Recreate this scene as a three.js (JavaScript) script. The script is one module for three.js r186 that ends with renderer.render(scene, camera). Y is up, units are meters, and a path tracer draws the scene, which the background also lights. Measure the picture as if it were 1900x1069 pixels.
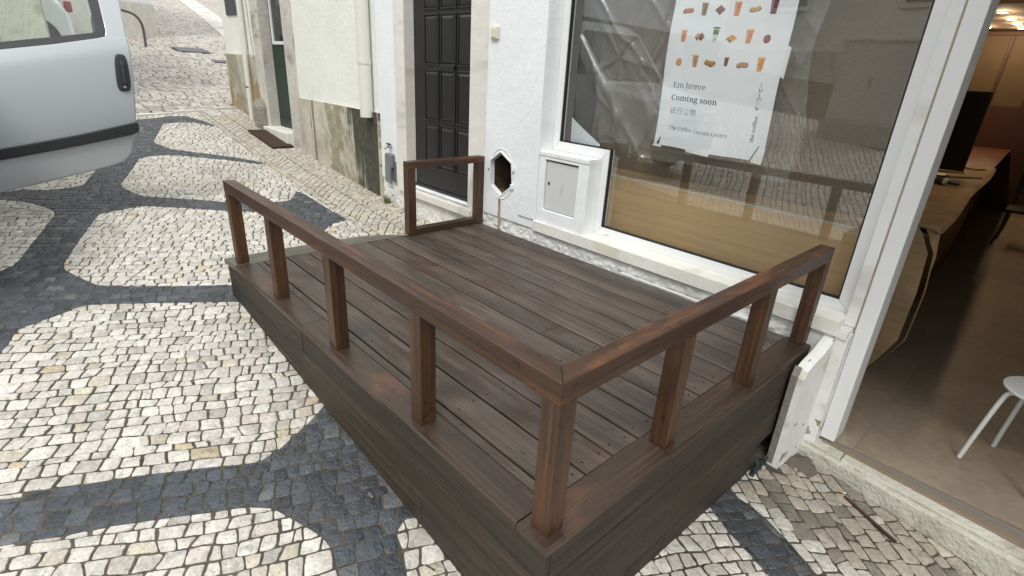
import * as THREE from 'three';
import { RoundedBoxGeometry } from 'three/addons/geometries/RoundedBoxGeometry.js';
import { mergeGeometries } from 'three/addons/utils/BufferGeometryUtils.js';

// ---------- camera, sky, light, exposure ----------
const scene = new THREE.Scene();
const camera = new THREE.PerspectiveCamera(57.56, 1900 / 1069, 0.05, 600);
camera.position.set(0.7148, 1.2479, 0.8737);
camera.rotation.set(-0.3961, 0.8113, 0.0567, 'YXZ');
const renderer = new THREE.WebGLRenderer({ antialias: true });
renderer.toneMapping = THREE.LinearToneMapping;
renderer.toneMappingExposure = 1.82;
renderer.shadowMap.enabled = true;
{ // overcast sky: brighter towards the zenith, air only
  const W = 256, H = 128, d = new Float32Array(W * H * 4);
  for (let j = 0; j < H; j++) for (let i = 0; i < W; i++) {
    const el = ((j + 0.5) / H - 0.5) * Math.PI, s = Math.max(0, Math.sin(el));
    const l = 1.12 * (1 + 1.7 * s) / 2.7, k = 4 * (j * W + i);
    const c = 1 + 0.05 * Math.sin(i / W * Math.PI * 4 + 1) * Math.cos(el) * Math.cos(el);
    d[k] = l * c * 0.975; d[k + 1] = l * c; d[k + 2] = l * c * 1.035; d[k + 3] = 1;
  }
  const t = new THREE.DataTexture(d, W, H, THREE.RGBAFormat, THREE.FloatType);
  t.mapping = THREE.EquirectangularReflectionMapping; t.magFilter = THREE.LinearFilter; t.needsUpdate = true;
  scene.background = t; scene.environment = t;
}
const sun = new THREE.DirectionalLight(0xfffcf6, 1.0);
sun.position.set(3, 12, 6.5); sun.target.position.set(-2, 0, -1);
sun.castShadow = true; sun.shadow.radius = 32; sun.shadow.mapSize.set(2048, 2048);
Object.assign(sun.shadow.camera, { left: -16, right: 16, top: 16, bottom: -16, near: 0.5, far: 50 });
scene.add(sun, sun.target);

// ---------- helpers ----------
function rng(a) { return () => { a |= 0; a = a + 0x6D2B79F5 | 0; let t = Math.imul(a ^ a >>> 15, 1 | a); t = t + Math.imul(t ^ t >>> 7, 61 | t) ^ t; return ((t ^ t >>> 14) >>> 0) / 4294967296; }; }
const R = rng(7123);
const rr = (a, b) => a + (b - a) * R();
const clamp = (x, a = 0, b = 1) => Math.min(b, Math.max(a, x));
const sst = (a, b, x) => { const t = clamp((x - a) / (b - a)); return t * t * (3 - 2 * t); };
const mix = (a, b, t) => a + (b - a) * t;
function hsh(x, y, s) { let h = Math.imul(x, 374761393) + Math.imul(y, 668265263) + Math.imul(s, 1274126177) | 0; h = Math.imul(h ^ h >>> 13, 1274126177); return ((h ^ h >>> 16) >>> 0) / 4294967296; }
function pn(x, y, px, py, s) { // periodic value noise, 0..1
  const xi = Math.floor(x), yi = Math.floor(y), fx = x - xi, fy = y - yi;
  const ux = fx * fx * (3 - 2 * fx), uy = fy * fy * (3 - 2 * fy), m = (a, b) => ((a % b) + b) % b;
  const x0 = m(xi, px), x1 = m(xi + 1, px), y0 = m(yi, py), y1 = m(yi + 1, py);
  return mix(mix(hsh(x0, y0, s), hsh(x1, y0, s), ux), mix(hsh(x0, y1, s), hsh(x1, y1, s), ux), uy);
}
function fbm(u, v, px, py, s, o = 4) { let a = 0, w = 0.5, t = 0; for (let i = 0; i < o; i++) { a += w * pn(u * px, v * py, px, py, s + i * 13); t += w; w *= 0.55; px *= 2; py *= 2; } return a / t; }
const vn = (x, y, s) => pn(x, y, 1 << 20, 1 << 20, s);
const vfb = (x, y, s, o = 3) => { let a = 0, w = 0.5, t = 0; for (let i = 0; i < o; i++) { a += w * vn(x, y, s + i * 7); t += w; w *= 0.5; x *= 2; y *= 2; } return a / t; };
function tex(w, h, fn, sx = 1, sy = 1, srgb = true) { // fn(u, v) -> [r, g, b] 0..255 or one grey
  const d = new Uint8Array(w * h * 4);
  for (let j = 0; j < h; j++) for (let i = 0; i < w; i++) {
    const c = fn((i + 0.5) / w, (j + 0.5) / h), k = 4 * (j * w + i), g = typeof c === 'number';
    d[k] = clamp(g ? c : c[0], 0, 255); d[k + 1] = clamp(g ? c : c[1], 0, 255); d[k + 2] = clamp(g ? c : c[2], 0, 255); d[k + 3] = 255;
  }
  const t = new THREE.DataTexture(d, w, h); t.wrapS = t.wrapT = THREE.RepeatWrapping; t.magFilter = THREE.LinearFilter; t.minFilter = THREE.LinearMipmapLinearFilter; t.generateMipmaps = true;
  if (srgb) t.colorSpace = THREE.SRGBColorSpace;
  t.repeat.set(1 / sx, 1 / sy); t.needsUpdate = true; return t;
}
const used = {};
const numbered = (n) => { const k = used[n] = (used[n] ?? -1) + 1; return k ? `${n}_${String(k).padStart(3, '0')}` : n; };
function tag(o, label, category, group, kind) { o.userData.label = label; if (category) o.userData.category = category; if (group) o.userData.group = group; if (kind) o.userData.kind = kind; return o; }
function shade(m) { m.castShadow = true; m.receiveShadow = true; return m; }
function thing(name, label, category, group) { const g = new THREE.Group(); g.name = numbered(name); scene.add(g); return tag(g, label, category, group); }
function part(p, name, geo, mat, label) { const m = shade(new THREE.Mesh(geo, mat)); m.name = name; p.add(m); if (label) m.userData.label = label; return m; }
function single(name, geo, mat, label, category, group) {
  geo.computeBoundingBox(); const b = geo.boundingBox, c = new THREE.Vector3((b.min.x + b.max.x) / 2, b.min.y, (b.min.z + b.max.z) / 2);
  geo.translate(-c.x, -c.y, -c.z); const m = shade(new THREE.Mesh(geo, mat)); m.position.copy(c); m.name = numbered(name); scene.add(m); return tag(m, label, category, group);
}
function struct(name, geo, mat) { const m = shade(new THREE.Mesh(geo, mat)); m.name = name; m.userData.kind = 'structure'; scene.add(m); return m; }
function rebase(g) { // put the group's origin at the thing's base
  g.updateMatrixWorld(true); const b = new THREE.Box3().setFromObject(g), c = new THREE.Vector3((b.min.x + b.max.x) / 2, b.min.y, (b.min.z + b.max.z) / 2);
  for (const o of g.children) o.position.sub(c); g.position.add(c); return g;
}
function boxUV(g, axis = null, off = null) { // uv in metres, u along the grain axis
  const p = g.attributes.position, n = g.attributes.normal, uv = new Float32Array(p.count * 2), o = off ?? [R() * 7, R() * 7];
  const A = axis ?? 0;
  for (let i = 0; i < p.count; i++) {
    const q = [p.getX(i), p.getY(i), p.getZ(i)], m = [Math.abs(n.getX(i)), Math.abs(n.getY(i)), Math.abs(n.getZ(i))];
    let k = m[0] > m[1] && m[0] > m[2] ? 0 : m[1] > m[2] ? 1 : 2, a, b;
    if (k === A) { a = q[(k + 1) % 3] * 0.3; b = q[(k + 2) % 3]; } else { a = q[A]; b = q[3 - A - k]; }
    uv[2 * i] = a + o[0]; uv[2 * i + 1] = b + k * 0.37 + o[1];
  }
  g.setAttribute('uv', new THREE.BufferAttribute(uv, 2)); return g;
}
function box(x0, x1, y0, y1, z0, z1, r = 0.003, axis = 0, seg = 1) {
  const w = x1 - x0, h = y1 - y0, d = z1 - z0, m = Math.min(w, h, d);
  let g = r > 0 ? new RoundedBoxGeometry(w, h, d, seg, Math.min(r, m * 0.45)) : new THREE.BoxGeometry(w, h, d);
  if (g.index) g = g.toNonIndexed();
  g.translate((x0 + x1) / 2, (y0 + y1) / 2, (z0 + z1) / 2); return boxUV(g, axis);
}
function prism(pts, l0, l1, map) { // closed profile pts [a, b] swept from l0 to l1; map(a, b, l) -> [x, y, z]
  const pos = [], uv = [], n = pts.length; let acc = R() * 5; const u0 = R() * 5;
  const put = (a, b, l, s, t) => { pos.push(...map(a, b, l)); uv.push(s, t); };
  let area = 0; for (let i = 0; i < n; i++) { const p = pts[i], q = pts[(i + 1) % n]; area += p[0] * q[1] - q[0] * p[1]; }
  const P = area < 0 ? [...pts].reverse() : pts;
  const e = [map(1, 0, 0), map(0, 1, 0), map(0, 0, 1)].map((a) => new THREE.Vector3(...a)), z = new THREE.Vector3(...map(0, 0, 0)); e.forEach((v) => v.sub(z));
  const flip = e[0].cross(e[1]).dot(e[2]) * (l1 - l0) < 0;
  for (let i = 0; i < n; i++) {
    const p = P[i], q = P[(i + 1) % n], s = Math.hypot(q[0] - p[0], q[1] - p[1]);
    const T = [[p, l0, acc], [q, l0, acc + s], [q, l1, acc + s], [p, l0, acc], [q, l1, acc + s], [p, l1, acc]]; acc += s;
    if (flip) T.reverse();
    for (const [c, l, t] of T) put(c[0], c[1], l, l + u0, t);
  }
  const tri = THREE.ShapeUtils.triangulateShape(P.map((p) => new THREE.Vector2(...p)), []);
  for (const t of tri) { const f = flip ? t : [...t].reverse(); for (const i of f) put(P[i][0], P[i][1], l0, P[i][0] * 0.3 + u0, P[i][1] + acc); for (const i of [...f].reverse()) put(P[i][0], P[i][1], l1, P[i][0] * 0.3 + u0, P[i][1] + acc); }
  const g = new THREE.BufferGeometry(); g.setAttribute('position', new THREE.Float32BufferAttribute(pos, 3)); g.setAttribute('uv', new THREE.Float32BufferAttribute(uv, 2)); g.computeVertexNormals(); return g;
}
const alongX = (a, b, l) => [l, b, a], alongZ = (a, b, l) => [a, b, l], alongY = (a, b, l) => [a, l, b];
function grid(nx, ny, fn) { // fn(u, v) -> [x, y, z, U, V]
  const pos = [], uv = [], ix = [];
  for (let j = 0; j <= ny; j++) for (let i = 0; i <= nx; i++) { const q = fn(i / nx, j / ny); pos.push(q[0], q[1], q[2]); uv.push(q[3] ?? i / nx, q[4] ?? j / ny); }
  for (let j = 0; j < ny; j++) for (let i = 0; i < nx; i++) { const a = j * (nx + 1) + i, b = a + 1, c = a + nx + 1, d = c + 1; ix.push(a, b, d, a, d, c); }
  const g = new THREE.BufferGeometry(); g.setAttribute('position', new THREE.Float32BufferAttribute(pos, 3)); g.setAttribute('uv', new THREE.Float32BufferAttribute(uv, 2)); g.setIndex(ix); g.computeVertexNormals(); return g;
}
function shp(pts, holes = []) { const s = new THREE.Shape(pts.map((p) => new THREE.Vector2(...p))); for (const h of holes) s.holes.push(new THREE.Path(h.map((p) => new THREE.Vector2(...p)))); return s; }
function slab(pts, holes, z0, z1, bevel = 0) { // outline in x, y; from z0 back to front z1
  const g = new THREE.ExtrudeGeometry(shp(pts, holes), { depth: z1 - z0 - 2 * bevel, bevelEnabled: bevel > 0, bevelSize: bevel, bevelThickness: bevel, bevelOffset: -bevel, bevelSegments: 2, curveSegments: 8 });
  g.translate(0, 0, z0 + bevel); return g;
}
function tube(pts, r, seg = 24, rad = 10) { return new THREE.TubeGeometry(new THREE.CatmullRomCurve3(pts.map((p) => new THREE.Vector3(...p)), false, 'centripetal'), seg, r, rad, false); }
const rect = (x0, x1, y0, y1) => [[x0, y0], [x1, y0], [x1, y1], [x0, y1]];
function mat(color, rough = 0.8, o = {}) { const c = new THREE.Color(); Array.isArray(color) ? c.setRGB(...color) : c.set(color); return new THREE.MeshStandardMaterial({ color: c, roughness: rough, ...o }); }
function phys(color, rough, o = {}) { const c = new THREE.Color(); Array.isArray(color) ? c.setRGB(...color) : c.set(color); return new THREE.MeshPhysicalMaterial({ color: c, roughness: rough, ...o }); }

// ---------- surfaces ----------
function woodTex(seed, dark, light, patch, pk, mk = 1) { // 1.6 m along the grain, 0.4 m across
  return tex(1024, 512, (u, v) => {
    const wv = v + 0.035 * (fbm(u, v, 3, 4, seed, 2) - 0.5);
    const fine = fbm(u, wv, 6, 110, seed + 3, 3), mid = fbm(u, wv, 2, 22, seed + 5, 3), big = fbm(u, v, 3, 3, seed + 9, 4);
    let t = clamp(0.5 + mk * (mid - 0.5) + 0.8 * (fine - 0.5) + 0.7 * (big - 0.5));
    const k = sst(0.52, 0.72, fbm(u, v, 5, 4, seed + 20, 4)) * pk, pit = fbm(u, wv, 24, 180, seed + 40, 2) < 0.22 ? 0.72 : 1;
    const spot = fbm(u, v, 40, 14, seed + 60, 2) < 0.17 ? 0.75 : 1;
    return [0, 1, 2].map((i) => mix(mix(dark[i], light[i], t), patch[i] * (0.75 + 0.5 * t), k) * pit * spot);
  }, 1.6, 0.4);
}
const woodBump = tex(1024, 512, (u, v) => 255 * (0.55 * fbm(u, v, 8, 120, 71, 3) + 0.45 * fbm(u, v, 4, 30, 77, 3)), 1.6, 0.4, false);
const woodRough = tex(512, 256, (u, v) => 255 * (0.2 + 0.36 * fbm(u, v, 4, 6, 91, 4) + 0.12 * fbm(u, v, 12, 90, 94, 2)), 1.6, 0.4, false);
const dryRough = tex(512, 256, (u, v) => 255 * (0.5 + 0.3 * fbm(u, v, 4, 6, 95, 4) + 0.16 * fbm(u, v, 12, 90, 97, 2)), 1.6, 0.4, false);
const woodM = (map, o = {}) => new THREE.MeshPhysicalMaterial({ map, bumpMap: woodBump, bumpScale: 0.0007, roughnessMap: woodRough, roughness: 1, clearcoat: 0.25, clearcoatRoughness: 0.28, ...o });
const deckTex = woodTex(11, [46, 37, 30], [102, 89, 78], [60, 45, 34], 0.85, 0.65);
const M = {};
M.deck = [woodM(deckTex), woodM(deckTex, { color: new THREE.Color(0.84, 0.83, 0.83) }), woodM(deckTex, { color: new THREE.Color(1.1, 1.06, 1.03) }), woodM(deckTex, { color: new THREE.Color(0.95, 0.88, 0.85) })];
M.rail = woodM(woodTex(23, [42, 27, 17], [92, 63, 44], [108, 68, 42], 0.8, 0.8), { clearcoat: 0.06, specularIntensity: 0.75 });
M.post = woodM(woodTex(31, [44, 28, 16], [96, 63, 37], [56, 36, 22], 0.8, 0.8), { clearcoat: 0.06 });
M.border = woodM(woodTex(43, [40, 29, 21], [76, 59, 46], [92, 61, 42], 0.75, 0.7), { clearcoat: 0.15 });
M.fascia = [woodM(woodTex(57, [36, 30, 24], [74, 63, 51], [52, 43, 34], 0.8, 1), { clearcoat: 0, roughnessMap: dryRough }), null, null];
M.fascia[1] = woodM(M.fascia[0].map, { color: new THREE.Color(0.84, 0.82, 0.8), clearcoat: 0, roughnessMap: dryRough }); M.fascia[2] = woodM(M.fascia[0].map, { color: new THREE.Color(1.12, 1.08, 1.0), clearcoat: 0, roughnessMap: dryRough });
M.endPanel = woodM(woodTex(63, [66, 60, 50], [110, 104, 92], [84, 80, 70], 0.5));
M.nail = mat([0.012, 0.011, 0.01], 0.5, { metalness: 0.4 });

const stoneMap = tex(1024, 1024, (u, v) => {
  const a = fbm(u, v, 10, 10, 201, 5), b = fbm(u, v, 60, 60, 207, 3), c = fbm(u, v, 22, 22, 213, 4), vein = Math.abs(fbm(u, v, 14, 14, 219, 4) - 0.5);
  let t = 0.80 + 0.26 * (a - 0.35) + 0.16 * (b - 0.5); if (c < 0.33) t *= 0.9; if (vein < 0.006) t *= 0.82; if (fbm(u, v, 90, 90, 231, 2) < 0.17) t *= 0.6;
  return [250 * t, 248 * t - 4 * c, 244 * t - 10 * c];
}, 0.55, 0.55);
const stoneBump = tex(1024, 1024, (u, v) => 255 * clamp(0.6 * fbm(u, v, 22, 22, 301, 5) + 0.3 * fbm(u, v, 70, 70, 309, 3) + 0.5 * Math.abs(fbm(u, v, 12, 12, 317, 3) - 0.5)), 0.55, 0.55, false);
const stoneRough = tex(512, 512, (u, v) => 255 * (0.42 + 0.5 * fbm(u, v, 16, 16, 331, 4)), 0.55, 0.55, false);
M.pale = new THREE.MeshStandardMaterial({ map: stoneMap, bumpMap: stoneBump, bumpScale: 0.006, roughnessMap: stoneRough, roughness: 1, vertexColors: true });
M.dark = new THREE.MeshPhysicalMaterial({ map: stoneMap, bumpMap: stoneBump, bumpScale: 0.011, roughnessMap: stoneRough, roughness: 0.78, vertexColors: true });
M.bed = new THREE.MeshStandardMaterial({ map: tex(1024, 1024, (u, v) => {
  const a = fbm(u, v, 6, 6, 401, 5), b = fbm(u, v, 120, 120, 407, 3), m = sst(0.55, 0.7, fbm(u, v, 5, 5, 413, 5)), g = 0.55 + 0.5 * a + 0.5 * (b - 0.5);
  return [mix(98, 80, m) * g, mix(91, 82, m) * g, mix(80, 56, m) * g];
}, 2.3, 2.3), bumpMap: stoneBump, bumpScale: 0.01, roughness: 0.95 });

// white limewashed plaster, its lumps and old brush dirt
const plBump = tex(1024, 1024, (u, v) => 255 * clamp(0.5 * fbm(u, v, 8, 8, 501, 5) + 0.35 * fbm(u, v, 60, 60, 507, 3) + 0.2 * fbm(u, v, 24, 24, 511, 2)), 0.9, 0.9, false);
const plTex = (seed, c0, c1, c2, k) => tex(1024, 1024, (u, v) => {
  const a = fbm(u, v, 5, 5, seed, 5), b = fbm(u, v, 50, 30, seed + 9, 3), s = sst(0.6, 0.8, fbm(u, v, 9, 3, seed + 17, 4)) * k, sp = fbm(u, v, 120, 120, seed + 31, 2) < 0.12 ? 0.9 : 1;
  return [0, 1, 2].map((i) => mix(mix(c0[i], c1[i], clamp(a + 0.5 * (b - 0.5))), c2[i], s) * sp);
}, 2.1, 2.1);
M.white = new THREE.MeshStandardMaterial({ map: plTex(521, [224, 228, 230], [239, 241, 242], [204, 206, 206], 0.5), bumpMap: plBump, bumpScale: 0.0045, roughness: 0.75 });
M.whiteSmooth = new THREE.MeshStandardMaterial({ map: plTex(541, [222, 224, 222], [238, 240, 239], [200, 196, 184], 0.6), bumpMap: plBump, bumpScale: 0.003, roughness: 0.6 });
M.marble = new THREE.MeshStandardMaterial({ map: plTex(551, [208, 204, 196], [232, 229, 222], [190, 182, 168], 0.6), bumpMap: plBump, bumpScale: 0.003, roughness: 0.6 });
M.cream = new THREE.MeshStandardMaterial({ map: plTex(561, [224, 226, 216], [238, 240, 233], [204, 206, 194], 0.7), bumpMap: plBump, bumpScale: 0.008, roughness: 0.85 });
M.roughcast = new THREE.MeshStandardMaterial({ map: plTex(571, [206, 206, 202], [236, 236, 232], [178, 176, 166], 0.5), roughness: 0.9, bumpMap: plBump, bumpScale: 0.01 });
M.sill = new THREE.MeshStandardMaterial({ map: plTex(581, [214, 212, 202], [236, 235, 228], [206, 200, 184], 0.6), bumpMap: plBump, bumpScale: 0.004, roughness: 0.65 });
M.stoneTrim = new THREE.MeshStandardMaterial({ map: plTex(591, [176, 172, 162], [214, 211, 202], [140, 134, 122], 0.8), bumpMap: plBump, bumpScale: 0.012, roughness: 0.9 });
M.pvc = phys([0.78, 0.79, 0.79], 0.32, { clearcoat: 0.2, clearcoatRoughness: 0.3 });
M.gasket = mat([0.012, 0.012, 0.013], 0.6);
M.seal = mat([0.42, 0.35, 0.25], 0.8);
M.glass = phys([0.93, 0.95, 0.94], 0.0, { transmission: 1, thickness: 0, ior: 2.1 });
M.metal = mat([0.5, 0.5, 0.5], 0.35, { metalness: 0.9 });
M.darkMetal = mat([0.035, 0.036, 0.038], 0.5, { metalness: 0.4 });
M.blackPlastic = mat([0.012, 0.013, 0.015], 0.45);

// ---------- ground ----------
const GX = [-120, -70, -40, -25, -14, -9.56, -8.26, -6.75, -6.08, -5.1, -4.3, -3.54, -2.9, -1.77, -0.7, 0, 3, 8, 30, 120];
const GY = [15, 9.5, 4.9, 2.75, 1.07, 0.46, 0.30, 0.115, 0.03, -0.06, -0.135, -0.2, -0.254, -0.345, -0.44, -0.505, -0.77, -1.2, -3, -9];
function ground(x, z) {
  let i = 0; while (i < GX.length - 2 && x > GX[i + 1]) i++;
  const b = mix(GY[i], GY[i + 1], clamp((x - GX[i]) / (GX[i + 1] - GX[i]))), k = sst(-3, 0, x);
  return b + 0.06 * clamp(z, -2.2, 0) * k + 0.17 * clamp(z - 3, 0, 9);
}
const paving = new THREE.Group(); paving.name = 'cobbled_pavement'; scene.add(paving); paving.userData.kind = 'structure';
{
  const xs = [], zs = []; for (let x = -120; x <= 60;) { xs.push(x); x += x < -30 || x > 6 ? 6 : x < -16 ? 1 : 0.25; }
  for (let z = -90; z <= 60;) { zs.push(z); z += z < -12 || z > 9 ? 6 : 0.25; }
  zs.push(-2.08, -2.14); zs.sort((a, b) => a - b);
  const g = grid(xs.length - 1, zs.length - 1, (u, v) => {
    const x = xs[Math.round(u * (xs.length - 1))], z = zs[Math.round((1 - v) * (zs.length - 1))], in_ = x > -9.1 && z < -2.1;
    return [x, (in_ ? -1.7 : ground(x, z) - 0.0042 + 0.0016 * (vn(x * 9, z * 9, 3) - 0.5)), z, x, z];
  });
  const bed = part(paving, 'joint_bed', g, M.bed);
}
const BLUE = [
[[-8.414,-0.417],[-8.475,-0.620],[-8.587,-0.834],[-8.618,-1.025],[-8.452,-1.132],[-8.228,-1.241],[-7.867,-1.295],[-7.966,-1.200],[-8.136,-1.113],[-8.211,-0.961],[-8.163,-0.688],[-8.063,-0.657],[-7.658,-0.521],[-7.215,-0.374],[-6.856,-0.493],[-6.724,-0.645],[-6.575,-0.838],[-6.366,-1.063],[-6.108,-1.270],[-5.930,-1.307],[-6.095,-1.165],[-6.280,-0.939],[-6.445,-0.709],[-6.573,-0.517],[-6.625,-0.399],[-6.616,-0.227],[-6.559,-0.107],[-5.877,0.142],[-5.628,0.228],[-5.354,0.162],[-5.208,0.093],[-5.071,-0.119],[-4.945,-0.318],[-4.811,-0.473],[-4.779,-0.619],[-4.636,-0.916],[-4.640,-1.051],[-4.765,-1.129],[-4.928,-1.235],[-4.633,-1.258],[-4.325,-1.267],[-3.906,-1.301],[-3.882,-1.175],[-3.827,-1.063],[-3.693,-0.962],[-3.983,-0.889],[-4.404,-0.690],[-4.503,-0.536],[-4.563,-0.400],[-4.692,-0.252],[-4.819,-0.036],[-4.906,0.086],[-4.957,0.193],[-4.899,0.349],[-4.869,0.494],[-4.717,0.547],[-4.227,0.721],[-3.824,0.844],[-3.676,0.796],[-3.508,0.727],[-3.409,0.684],[-3.334,0.540],[-3.237,0.370],[-3.163,0.239],[-3.044,-0.011],[-2.994,-0.134],[-2.738,-0.059],[-2.796,0.055],[-2.925,0.296],[-3.052,0.521],[-3.140,0.702],[-3.187,0.804],[-3.124,0.896],[-3.092,0.969],[-3.049,1.052],[-3.039,1.116],[-2.880,1.152],[-2.808,1.186],[-2.559,1.344],[-3.760,1.350],[-3.927,1.149],[-3.939,1.103],[-4.081,1.042],[-4.324,0.972],[-4.645,0.870],[-4.986,0.766],[-5.134,0.793],[-5.281,0.871],[-5.417,0.970],[-5.503,1.093],[-5.565,1.291],[-5.824,1.290],[-5.708,1.085],[-5.767,0.910],[-5.657,0.781],[-5.728,0.499],[-5.976,0.418],[-6.909,0.102],[-8.119,-0.320]],
[[-1.709,1.341],[-1.660,1.224],[-1.619,1.145],[-1.633,1.113],[-1.578,0.989],[-1.530,0.872],[-1.504,0.809],[-1.435,0.668],[-1.385,0.558],[-1.331,0.463],[-1.305,0.397],[-1.337,0.305],[-1.412,0.163],[-1.445,0.085],[-1.544,0.046],[-1.577,-0.003],[-0.613,-0.013],[-0.694,0.039],[-0.673,0.124],[-0.620,0.130],[-0.556,0.150],[-0.482,0.187],[-0.372,0.239],[-0.501,0.409],[-0.624,0.374],[-0.677,0.363],[-0.769,0.334],[-0.863,0.372],[-0.960,0.412],[-1.024,0.438],[-1.076,0.477],[-1.124,0.565],[-1.147,0.625],[-1.209,0.744],[-1.263,0.865],[-1.292,0.923],[-1.325,1.018],[-1.353,1.092],[-1.404,1.199],[-1.420,1.233],[-1.457,1.339]],
[[-0.066,-1.150],[0.024,-1.121],[0.105,-1.087],[0.179,-1.047],[0.255,-1.030],[0.354,-0.993],[0.491,-0.954],[0.623,-1.136],[0.490,-1.170],[0.408,-1.219],[0.291,-1.265],[0.165,-1.309],[0.103,-1.294],[0.028,-1.306],[-0.063,-1.360]],
];
const blueBox = BLUE.map((p) => [Math.min(...p.map((q) => q[0])) - 0.2, Math.max(...p.map((q) => q[0])) + 0.2, Math.min(...p.map((q) => q[1])) - 0.2, Math.max(...p.map((q) => q[1])) + 0.2]);
function blue(x, z) { // signed distance to the dark bands, above 0 inside
  let best = -1;
  BLUE.forEach((P, k) => {
    const b = blueBox[k]; if (x < b[0] || x > b[1] || z < b[2] || z > b[3]) return;
    let d = 1e9, inside = false;
    for (let i = 0, j = P.length - 1; i < P.length; j = i++) {
      const [ax, az] = P[j], [bx, bz] = P[i], ex = bx - ax, ez = bz - az, t = clamp(((x - ax) * ex + (z - az) * ez) / (ex * ex + ez * ez + 1e-9));
      d = Math.min(d, Math.hypot(x - ax - t * ex, z - az - t * ez));
      if ((az > z) !== (bz > z) && x < ax + (z - az) / (bz - az) * ex) inside = !inside;
    }
    best = Math.max(best, inside ? d : -d);
  });
  return best;
}
function clip(poly, f) { // keep f > 0
  const o = [], v = poly.map((p) => f(p[0], p[1]));
  for (let i = 0; i < poly.length; i++) {
    const j = (i + 1) % poly.length;
    if (v[i] >= 0) o.push(poly[i]);
    if ((v[i] >= 0) !== (v[j] >= 0)) { const t = v[i] / (v[i] - v[j]); o.push([mix(poly[i][0], poly[j][0], t), mix(poly[i][1], poly[j][1], t)]); }
  }
  return o;
}
const areaOf = (p) => { let a = 0; for (let i = 0; i < p.length; i++) { const q = p[(i + 1) % p.length]; a += p[i][0] * q[1] - q[0] * p[i][1]; } return a / 2; };
const mid = (p) => { let x = 0, z = 0; for (const q of p) { x += q[0]; z += q[1]; } return [x / p.length, z / p.length]; };
const stones = []; // { poly, c, dark, big, tone }
const kerbLine = (x, z) => (x - (-8.6)) - 0.335 * (z + 0.46) * 1; // above 0: this side of the kerb line
function lay(angle, pitch, w0, w1, ext, planes, o = {}) {
  const ca = Math.cos(angle), sa = Math.sin(angle), seed = o.seed ?? 5, [x0, x1, z0, z1] = ext;
  const ctr = [(x0 + x1) / 2, (z0 + z1) / 2], rad = Math.hypot(x1 - x0, z1 - z0) / 2, amp = o.warp ?? 0.05;
  const P = (s, t) => {
    const a = s + amp * (vn(s * 1.6, t * 1.6, seed) - 0.5) * 2, b = t + amp * (vn(s * 1.3 + 40, t * 1.3, seed + 1) - 0.5) * 2;
    return [ctr[0] + a * ca - b * sa, ctr[1] + a * sa + b * ca];
  };
  const rowAt = (k) => pitch * (k + 0.5 * (hsh(k, 7, seed) - 0.5)) * 1.0;
  const line = (k, s) => rowAt(k) + pitch * 0.27 * (vn(s * 9, k * 3.7, seed + 2) - 0.5);
  const K = Math.ceil(rad / pitch);
  for (let k = -K; k < K; k++) {
    let s = -rad + R() * w1, sk = rr(-1, 1) * pitch * 0.13;
    while (s < rad) {
      const w = rr(w0, w1) * (R() < 0.1 ? 1.35 : R() < 0.08 ? 0.62 : 1), s1 = s + w, sk1 = rr(-1, 1) * pitch * (R() < 0.15 ? 0.26 : 0.12);
      const tm = (rowAt(k) + rowAt(k + 1)) / 2, c = P((s + s1) / 2, tm);
      if (c[0] > x0 - 0.1 && c[0] < x1 + 0.1 && c[1] > z0 - 0.1 && c[1] < z1 + 0.1) {
        const j = () => rr(-1, 1) * pitch * 0.075;
        const B = [[s - sk, line(k, s)], [(s + s1) / 2, line(k, (s + s1) / 2) + j()], [s1 - sk1, line(k, s1)], [s1 + j(), tm], [s1 + sk1, line(k + 1, s1)], [(s + s1) / 2, line(k + 1, (s + s1) / 2) + j()], [s + sk, line(k + 1, s)], [s + j(), tm]];
        let poly = B.map((q) => P(q[0], q[1]));
        for (const f of planes) poly = poly.length > 2 ? clip(poly, f) : [];
        if (poly.length > 2 && Math.abs(areaOf(poly)) > pitch * pitch * 0.12 && !(o.skip && o.skip(c[0], c[1]))) {
          if (o.plain) stones.push({ poly, dark: false, tone: o.plain });
          else {
            const v = poly.map((p) => blue(p[0], p[1])), any = v.some((a) => a > 0), all = v.every((a) => a > 0);
            if (!any || all) stones.push({ poly, dark: all });
            else for (const d of [true, false]) { const q = clip(poly, d ? blue : (a, b) => -blue(a, b)); if (q.length > 2 && Math.abs(areaOf(q)) > pitch * pitch * 0.13) stones.push({ poly: q, dark: d }); }
          }
        }
      }
      s = s1; sk = sk1;
    }
  }
}
const inDeck = (x, z) => x > -2.84 && x < -0.03 && z < -0.03 && z > -1.9;
const main = Math.atan2(-0.917, 0.4);
lay(main, 0.067, 0.054, 0.094, [-9.3, 2.6, -1.31, 2.2], [(x, z) => z + 1.305, kerbLine, (x, z) => (x < 0 ? 1 : z - (-1.315 + 0.29 * x))], { skip: (x, z) => inDeck(x, z), seed: 11, warp: 0.06 });
lay(main, 0.085, 0.08, 0.12, [-9.2, 3, 2.2, 7.5], [(x, z) => z - 2.2, kerbLine], { seed: 13, plain: 'flat' });
lay(0, 0.07, 0.09, 0.16, [-9.6, -2.7, -1.378, -1.308], [(x, z) => z + 1.378, (x, z) => -1.308 - z, kerbLine, (x) => -2.75 - x], { seed: 17, warp: 0.004 });
lay(0.72, 0.068, 0.06, 0.1, [-9.6, -2.7, -1.63, -1.382], [(x, z) => -1.382 - z, (x, z) => z + 1.628, kerbLine, (x) => -2.75 - x], { seed: 19, warp: 0.03 });
lay(-0.62, 0.066, 0.06, 0.1, [-9.7, -2.6, -1.985, -1.632], [(x, z) => -1.632 - z, (x, z) => z + 1.99, kerbLine], { seed: 23, warp: 0.04 });
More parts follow.
